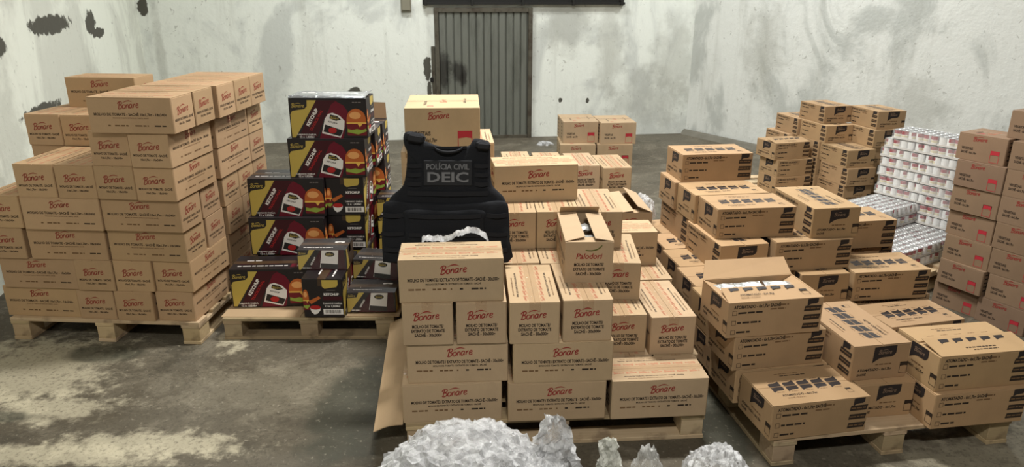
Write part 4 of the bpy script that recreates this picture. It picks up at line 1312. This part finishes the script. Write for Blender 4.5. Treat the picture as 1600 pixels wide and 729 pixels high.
M['tray'] = flat('white_tray_board', (206, 202, 196), .7)
CR_, CH_ = .0275, .066


def can_mesh():
    mb = MB()
    n = 14
    prof = [(CR_ * .93, 0, 't'), (CR_, .002, 't'), (CR_, .004, 'c'), (CR_, CH_ - .004, 'c'), (CR_, CH_ - .002, 't'), (CR_ * .93, CH_, 't'), (CR_ * .88, CH_ - .003, 't')]
    rings = [[(r * math.cos(2 * math.pi * i / n), r * math.sin(2 * math.pi * i / n), z) for i in range(n)] for r, z, _ in prof]
    for a in range(len(prof) - 1):
        m = M['can'] if prof[a][2] == 'c' and prof[a + 1][2] == 'c' else M['tin']
        mb.add(rings[a] + rings[a + 1], [(i, (i + 1) % n, n + (i + 1) % n, n + i) for i in range(n)], m)
    mb.add(rings[0], [tuple(reversed(range(n)))], M['tin'])
    mb.add(rings[-1], [tuple(range(n))], M['tin'])
    return mb.mesh('can', True)


CAN = can_mesh()
PK = {}


def pack_meshes(nx, ny):
    if (nx, ny) not in PK:
        w, dd = nx * .0562, ny * .0562
        tr = MB()
        t = .0015
        tr.box(0, w, 0, dd, 0, .002, M['tray'])
        for b in ((0, w, 0, t), (0, w, dd - t, dd), (0, t, t, dd - t), (w - t, w, t, dd - t)):
            tr.box(*b, .002, .014, M['tray'])
        f = MB()
        gx, gy = nx * 2, ny * 2
        # wrap: top grid sagging between can tops, plus four sides
        V, Fc = [], []
        top = CH_ + .0035
        for i in range(gx + 1):
            for j in range(gy + 1):
                V.append((w * i / gx, dd * j / gy, top + .0012 * math.cos(math.pi * i) * math.cos(math.pi * j) + .0015 * noise.noise((i * .8, j * .8, nx))))
        for i in range(gx):
            for j in range(gy):
                k = i * (gy + 1) + j
                Fc.append((k, k + gy + 1, k + gy + 2, k + 1))
        f.add(V, Fc, M['shrink'])
        e = .001
        f.add([(-e, -e, .003), (w + e, -e, .003), (w + e, dd + e, .003), (-e, dd + e, .003), (-e, -e, top), (w + e, -e, top), (w + e, dd + e, top), (-e, dd + e, top)],
              [(0, 1, 5, 4), (1, 2, 6, 5), (2, 3, 7, 6), (3, 0, 4, 7)], M['shrink'])
        PK[(nx, ny)] = (tr.mesh('tray'), f.mesh('shrink_wrap'))
    return PK[(nx, ny)]


GO, GA = Vector((2.87, 5.54, 0)), R(-58)
PACKH = .0745


def pack(u, vv, z, nx, ny, label, full=False):
    tr, f = pack_meshes(nx, ny)
    loc = GO + Vector((u * math.cos(GA) - vv * math.sin(GA), u * math.sin(GA) + vv * math.cos(GA), z))
    r = empty('can_pack', loc, GA)
    tag(r, label, 'can pack', 'shrink-wrapped packs of small cans')
    obj('tray', tr, r)
    obj('shrink_wrap', f, r)
    for i in range(nx):
        for j in range(ny):
            if full or j == 0 or i == nx - 1 or i == 0:
                c = obj('can', CAN, r)
                c.location = ((i + .5) * .0562, (j + .5) * .0562, .0025)
                c.rotation_euler = (0, 0, random.choice((0, 1.2, 2.4, 3.6, 4.6)) + random.uniform(-.3, .3))
    return r


OR2 = ['lowest', 'second', 'third', 'fourth', 'fifth', 'sixth', 'seventh']
for l in range(7):
    off = (.0, .015, .0, .01, .0, .02, .07)[l]
    seq = ((6, 4), (6, 4)) if l % 2 == 0 else ((4, 6), (6, 4), (4, 6))
    u = off
    for q, (nx, ny) in enumerate(seq):
        pack(u, 0, .29 + .1495 + l * PACKH, nx, ny,
             'shrink-wrapped can pack, %s layer of tall can stack, %s' % (OR2[l], ('far end', 'near end' if len(seq) == 2 else 'middle', 'near end')[q]), l == 6)
        u += nx * .0562 + .004
for l in range(4):
    for q, vv in enumerate((-.232, -.464, -.696)):
        pack(.02, vv, .14 + l * PACKH, 6, 4, 'shrink-wrapped can pack, %s layer of stepped can stack, %s row from tall stack' % (OR2[l], ('first', 'second', 'third')[q]), l == 3)
for l in range(4):
    for q in range(2):
        pack(.02 + q * .345, .0, .14 + l * PACKH, 6, 4, 'shrink-wrapped can pack, %s layer under the tall can stack, %s end' % (OR2[l], ('far', 'near')[q]))
for l in range(2):
    for q, vv in enumerate((-.232, -.464, -.696)):
        pack(.37, vv, .14 + l * PACKH, 6, 4, 'shrink-wrapped can pack, %s layer of lowest can step, %s row from tall stack' % (OR2[l], ('first', 'second', 'third')[q]), l == 1)
gp = GO + Vector((0 * math.cos(GA) + .72 * math.sin(GA), 0 * math.sin(GA) - .72 * math.cos(GA), 0))
pallet(gp.x, gp.y, -58, .80, 1.0, 'wooden pallet under the shrink-wrapped can packs')

# ------------------------------------------------------------------ police vest leaning on the cartons
tv = NT('black_nylon')
v = tv.coord('Object')
wv = tv.noise(tv.mapping(v, (400, 400, 400)), 1.0, 2)
fold = tv.noise(tv.mapping(v, (4, 4, 9)), 1.0, 4, .6)
tv.set(tv.mix(fold, srgb(17, 18, 21), srgb(30, 32, 37)), .85, spec=.25)
tv.bump(tv.math('ADD', tv.math('MULTIPLY', wv, .15), fold), .5, .02)
NYL = tv.m
M['strap'] = NT('webbing_black').set(srgb(25, 26, 30), .75, spec=.25)
M['patch'] = flat('patch_black', (36, 37, 40), .8)
M['patch_txt'] = flat('patch_grey_print', (112, 113, 116), .7)

vest = empty('tactical_vest', (-.307, 3.218, .7195), 0)
vest.rotation_euler = (-math.atan(.25), 0, 0)
tag(vest, 'black police vest with grey lettering patch leaning on the centre cartons', 'vest')
OUT = [(-.592, .010), (-.604, .10), (-.604, .181), (-.594, .258), (-.575, .319), (-.529, .359), (-.51, .387), (-.498, .451), (-.494, .532), (-.506, .562), (-.511, .599),
       (-.499, .626), (-.457, .626), (-.432, .608), (-.414, .587), (-.384, .575), (-.354, .563), (-.305, .556), (-.26, .556), (-.214, .560), (-.193, .572),
       (-.184, .591), (-.165, .597), (-.114, .585), (-.105, .567), (-.102, .518), (-.102, .452), (-.095, .382), (-.068, .351), (-.037, .318), (-.022, .26),
       (-.019, .183), (-.021, .10), (-.035, .012), (-.1, .004), (-.307, .002), (-.52, .004)]
OUT = [(x + .307, z) for x, z in OUT]


def pillow(outline, cen, name, y_front, y_back, mat, rings=((1, 0), (.985, .45), (.95, .78), (.86, .95), (.6, 1), (.3, 1)), wr=.006, parent=None):
    """cushioned panel: outline lofted inwards on both sides"""
    mb = MB()
    p = spline(outline + [outline[0]], 3)[:-1]
    k = len(p)
    V = []
    mid = (y_front + y_back) / 2
    for side in (y_front, y_back):
        for s, dd in rings:
            for x, z in p:
                X, Z = cen[0] + (x - cen[0]) * s, cen[1] + (z - cen[1]) * s
                w = wr * noise.noise((X * 9, Z * 22, side * 50)) * dd
                V.append((X, mid + (side - mid) * dd + w, Z))
        V.append((cen[0], side, cen[1]))
    nr_ = len(rings)
    Fc = []
    half = nr_ * k + 1
    for sidx in (0, 1):
        o_ = sidx * half
        for r_ in range(nr_ - 1):
            for i in range(k):
                j = (i + 1) % k
                fc = (o_ + r_ * k + i, o_ + r_ * k + j, o_ + (r_ + 1) * k + j, o_ + (r_ + 1) * k + i)
                Fc.append(fc if sidx else fc[::-1])
        for i in range(k):
            j = (i + 1) % k
            fc = (o_ + (nr_ - 1) * k + i, o_ + (nr_ - 1) * k + j, o_ + nr_ * k)
            Fc.append(fc if sidx else fc[::-1])
    mb.add(V, Fc, mat)
    return mb.build(name, parent, True)


pillow(OUT, (0.0, .30), 'front_panel', -.030, .012, NYL, parent=vest)
back = [(x * .97, z * .96) for x, z in OUT]
pillow(back, (0.0, .30), 'rear_panel', .014, .040, NYL, parent=vest)
# wide waist band that wraps round both sides
band = [(-.302, .015), (-.306, .12), (-.30, .24), (-.284, .302), (-.15, .296), (0, .292), (.15, .298), (.272, .304), (.292, .24), (.296, .12), (.288, .015), (0, .008)]
pillow(band, (0, .15), 'waist_band', -.044, -.020, NYL, wr=.009, parent=vest)
fr = [(-.19, .05), (-.195, .2), (-.19, .262), (0, .258), (.17, .262), (.175, .2), (.17, .05), (0, .045)]
pillow(fr, (0, .15), 'waist_flap', -.056, -.040, NYL, wr=.006, parent=vest)


def strip(nm, x0, x1, z0, z1, y0, y1, m, sag=.004):
    mb = MB()
    n = 10
    V, Fc = [], []
    for i in range(n + 1):
        x = x0 + (x1 - x0) * i / n
        s = -sag * math.sin(math.pi * i / n) + .002 * noise.noise((x * 20, z0 * 30, 1))
        yy = -.004 * math.sin(math.pi * i / n)
        V += [(x, y0 + yy, z0 + s), (x, y0 + yy, z1 + s), (x, y1, z1 + s), (x, y1, z0 + s)]
    for i in range(n):
        a, b_ = 4 * i, 4 * i + 4
        for q in range(4):
            r_ = (q + 1) % 4
            Fc.append((a + q, a + r_, b_ + r_, b_ + q))
    Fc += [(0, 3, 2, 1), (4 * n, 4 * n + 1, 4 * n + 2, 4 * n + 3)]
    mb.add(V, Fc, m)
    return mb.build(nm, vest)


for z in (.385, .428, .470):
    for x0, x1 in ((-.186, -.115), (.13, .196)):
        strip('webbing_strap', x0, x1, z - .010, z + .010, -.034, -.028, M['strap'])
strip('webbing_strap', -.185, .195, .330, .352, -.036, -.028, M['strap'])
for z in (.236, .150, .075):
    strip('webbing_strap', -.175, .16, z - .012, z + .008, -.0615, -.055, M['strap'])
    strip('webbing_strap', -.296, -.20, z - .008, z + .012, -.050, -.042, M['strap'])
    strip('webbing_strap', .185, .286, z - .008, z + .012, -.050, -.042, M['strap'])
strip('collar_edge', -.10, .095, .548, .562, -.030, -.020, M['strap'], .004)
# drag handle
mb = MB()
n = 14
V, Fc = [], []
for i in range(n + 1):
    t_ = i / n
    x = -.055 + .13 * t_
    z = .548 - .022 * math.sin(math.pi * t_) ** .6 + .004
    y = -.034 - .018 * math.sin(math.pi * t_)
    for q in range(6):
        a = q * math.pi / 3
        V.append((x, y + .008 * math.cos(a), z + .008 * math.sin(a)))
for i in range(n):
    for q in range(6):
        r_ = (q + 1) % 6
        Fc.append((6 * i + q, 6 * i + r_, 6 * i + 6 + r_, 6 * i + 6 + q))
Fc += [tuple(range(5, -1, -1)), tuple(range(6 * n, 6 * n + 6))]
mb.add(V, Fc, M['strap'])
mb.build('drag_handle', vest, True)
# shoulder straps with buckles
for cx_, cz_, w_, h_, rz in ((-.145, .597, .085, .052, -10), (.170, .562, .068, .046, -6)):
    mb = MB()
    mb.cbox(-w_ / 2, w_ / 2, -.05, .03, -h_ / 2, h_ / 2, NYL, .012, .014)
    o = mb.build('shoulder_strap', vest)
    o.location = (cx_, 0, cz_)
    o.rotation_euler = (0, R(-rz), 0)
    mb = MB()
    mb.cbox(-w_ * .34, w_ * .42, -.060, -.049, -h_ * .36, h_ * .22, M['patch'], .004, .004)
    b_ = mb.build('buckle', o)
mb = MB()
mb.cbox(-.106, .120, -.040, -.029, .376, .493, M['patch'], .003, .002)
pt_ = mb.build('name_patch', vest)
d = Decal()
d.text('POLÍCIA CIVIL', .113, .088, .200, M['patch_txt'], 0, bold=.02, hscale=.026)
d.text('DEIC', .113, .040, .192, M['patch_txt'], 0, bold=.025, hscale=.046)
mb = MB()
d.put(mb, (-.106, -.040, .376), Vector((1, 0, 0)), Vector((0, 0, 1)), .0008)
o = mb.build('lettering', pt_)
o['label'] = 'grey lettering POLÍCIA CIVIL DEIC'

# ------------------------------------------------------------------ crumpled plastic


def crumple(name, cx_, cy_, rx, ry, h, seed, mat, n=46, amp=.12, power=.8, jit=.027):
    """domed heap of crinkled film: broad folds broken into small creased facets"""
    rnd = random.Random(seed * 13.7)
    mb = MB()
    V, Fc = [], []
    for i in range(n + 1):
        for j in range(n + 1):
            rim = i in (0, n) or j in (0, n)
            x = (i + (0 if rim else rnd.uniform(-.4, .4))) / n * 2 - 1
            y = (j + (0 if rim else rnd.uniform(-.4, .4))) / n * 2 - 1
            dx, dy = x * math.sqrt(1 - y * y / 2), y * math.sqrt(1 - x * x / 2)
            r2 = min(1.0, dx * dx + dy * dy)
            s_ = 0 if rim else math.sqrt(max(0, 1 - r2))
            d = Vector((dx, dy, s_))
            q = d * 1.7 + Vector((seed, seed * 1.7, seed * .3))
            w = q + Vector((noise.noise(q * 1.5), noise.noise(q * 1.5 + Vector((9, 2, 4))), noise.noise(q * 1.5 + Vector((1, 7, 3))))) * .5
            a = noise.noise(w)
            b = 1 - abs(noise.noise(w * 1.9)) * 2.2
            c = 1 - abs(noise.noise(w * 4.3)) * 2.2
            rough_ = .25 + 1.5 * max(0, noise.noise(q * 1.3 + Vector((3, 3, 8))) + .35)
            k = 1 + amp * (.9 * a + .45 * (b - .3)) + .03 * (c - .3) + rnd.uniform(-jit, jit) * rough_
            V.append([cx_ + d.x * rx * k, cy_ + d.y * ry * k, s_ ** power * k])
    zm = max(p[2] for p in V)
    for p in V:
        p[2] = max(0.0, p[2] / zm * h) + .001
    for i in range(n):
        for j in range(n):
            k = i * (n + 1) + j
            q = (k, k + n + 1, k + n + 2, k + 1)
            Fc += [(q[0], q[1], q[2]), (q[0], q[2], q[3])] if rnd.random() < .5 else [(q[0], q[1], q[3]), (q[1], q[2], q[3])]
    mb.add(V, Fc, mat)
    return mb.build(name, None, False)


def loose_sheet(name, base, tips, seed, mat, n=14):
    """upright crumpled tongue of film between a base line and a tip line"""
    mb = MB()
    V, Fc = [], []
    (a, b), (c, d_) = base, tips
    a, b, c, d_ = Vector(a), Vector(b), Vector(c), Vector(d_)
    for s in (0, 1):
        for i in range(n + 1):
            for j in range(n + 1):
                u, w = i / n, j / n
                p = a.lerp(b, u).lerp(c.lerp(d_, u), w)
                r = 1 - 2 * abs(noise.noise((u * 3 + seed, w * 3, s * .2)))
                r2 = 1 - 2 * abs(noise.noise((u * 8 + seed, w * 8, s * .3)))
                p = p + Vector((.02 * r2 + random.uniform(-.006, .006), random.uniform(-.007, .007) - .045 * r - .02 * r2 + s * .05 * math.sin(math.pi * u) * (1 - w * .8), .012 * r))
                V.append(p)
    q = (n + 1) ** 2
    for s in (0, 1):
        for i in range(n):
            for j in range(n):
                k = s * q + i * (n + 1) + j
                Fc += [(k, k + n + 1, k + n + 2), (k, k + n + 2, k + 1)]
    mb.add(V, Fc, mat)
    return mb


hp = empty('plastic_heap', (0, 0, 0))
tag(hp, 'big heap of crumpled clear stretch film before the centre pallet', 'plastic heap')
for nm, args in (('film_mass', (-.17, 2.30, .37, .30, .425, 1.3)), ('film_fold', (.10, 2.20, .20, .22, .34, 5.1)), ('film_fold', (-.40, 2.12, .2, .2, .27, 8.8))):
    o = crumple(nm, *args, M['stretch'])
    o.parent = hp
    a_ = list(args)
    a_[2], a_[3], a_[4], a_[5] = a_[2] * .95, a_[3] * .95, a_[4] * .95, a_[5] + 40
    o = crumple('inner_film', *a_, M['stretch'])
    o.parent = hp
mb = loose_sheet('film_tongue', ((.02, 2.36, .22), (.27, 2.36, .18)), ((.115, 2.37, .455), (.185, 2.37, .45)), 2.0, M['stretch'])
mb.build('film_tongue', hp)
w2 = empty('plastic_scrap', (0, 0, 0))
tag(w2, 'torn milky plastic piece standing right of the film heap', 'plastic scrap')
mb = loose_sheet('film_tongue', ((.29, 2.40, .02), (.46, 2.40, .02)), ((.345, 2.42, .325), (.39, 2.42, .315)), 7.7, film('milky_film', .35, .5, .2, (.86, .87, .80, 1), 20, .8))
mb.build('film_tongue', w2)
o = crumple('plastic_wad', .525, 2.37, .075, .09, .31, 11.2, M['clear'], 26, .2)
tag(o, 'clear crumpled plastic wad right of the milky torn piece', 'plastic wad')
o = crumple('plastic_heap', .79, 2.28, .165, .20, .345, 15.5, M['stretch'], 34, .10)
tag(o, 'rounded crumpled film heap between the centre and right pallets', 'plastic heap')
o = crumple('plastic_scrap', .43, 9.42, .10, .07, .05, 21, M['stretch'], 14, .4)
o.parent = None
tag(o, 'white plastic scrap on the floor by the metal door', 'plastic scrap')

# plastic strip over the top front carton, in front of the vest
mb = MB()
n = 40
V, Fc = [], []
zt = .7178 + .1926
for i in range(n + 1):
    t_ = i / n
    x = -.40 + .30 * t_
    y = 3.03 + .02 * math.sin(9 * t_)
    z = zt + .012 + .045 * max(0, math.sin(math.pi * (t_ - .35) / .65)) ** 1.2 + .012 * noise.noise((t_ * 9, 3, 0))
    if t_ > .95:
        z -= .03 * (t_ - .95) / .05
    for j in range(5):
        V.append((x + .006 * noise.noise((i, j, 5)), y - .012 + .012 * j, z - .010 * abs(j - 2) + .006 * noise.noise((i * .8, j * 1.3, 9))))
for i in range(n):
    for j in range(4):
        k = i * 5 + j
        Fc.append((k, k + 5, k + 6, k + 1))
mb.add(V, Fc, M['stretch'])
o = mb.build('plastic_strip')
tag(o, 'crumpled clear plastic strip between the vest and the top front carton', 'plastic strip')
# bag behind the raised flap
o = crumple('plastic_bag', .87, 4.60, .08, .07, .16, 33, M['stretch'], 18, .3)
o.location.z = .5262
tag(o, 'white plastic bag tucked behind the carton with raised flap', 'plastic bag')
# loose shrink film on the small dark pouch cartons
mi = [b for b in rows if b['k'] == 'M' and b['i'] in (32, 33, 34)]
for b in mi:
    root, _ = CROOT[b['i']]
    L, W, H = DIM['M']
    mb = MB()
    e = .0022
    V, Fc = [], []
    n = 12
    for i in range(n + 1):
        x = -L / 2 + L * i / n
        for (y, z) in ((-W / 2 - e, .004), (-W / 2 - e, H * .5), (-W / 2 - e, H), (-W * .25, H + e), (W * .25, H + e), (W / 2 + e, H + e * .5), (W / 2 + e, .004)):
            w = .0012 * noise.noise((x * 60 + b['i'], y * 60, z * 60))
            V.append((x, y - abs(w) * (y < 0) , z + abs(w) * (z > H * .8)))
    for i in range(n):
        for j in range(6):
            k = i * 7 + j
            Fc.append((k, k + 7, k + 8, k + 1))
    mb.add(V, Fc, M['wrap_thin'])
    mb.build('shrink_wrap', root)
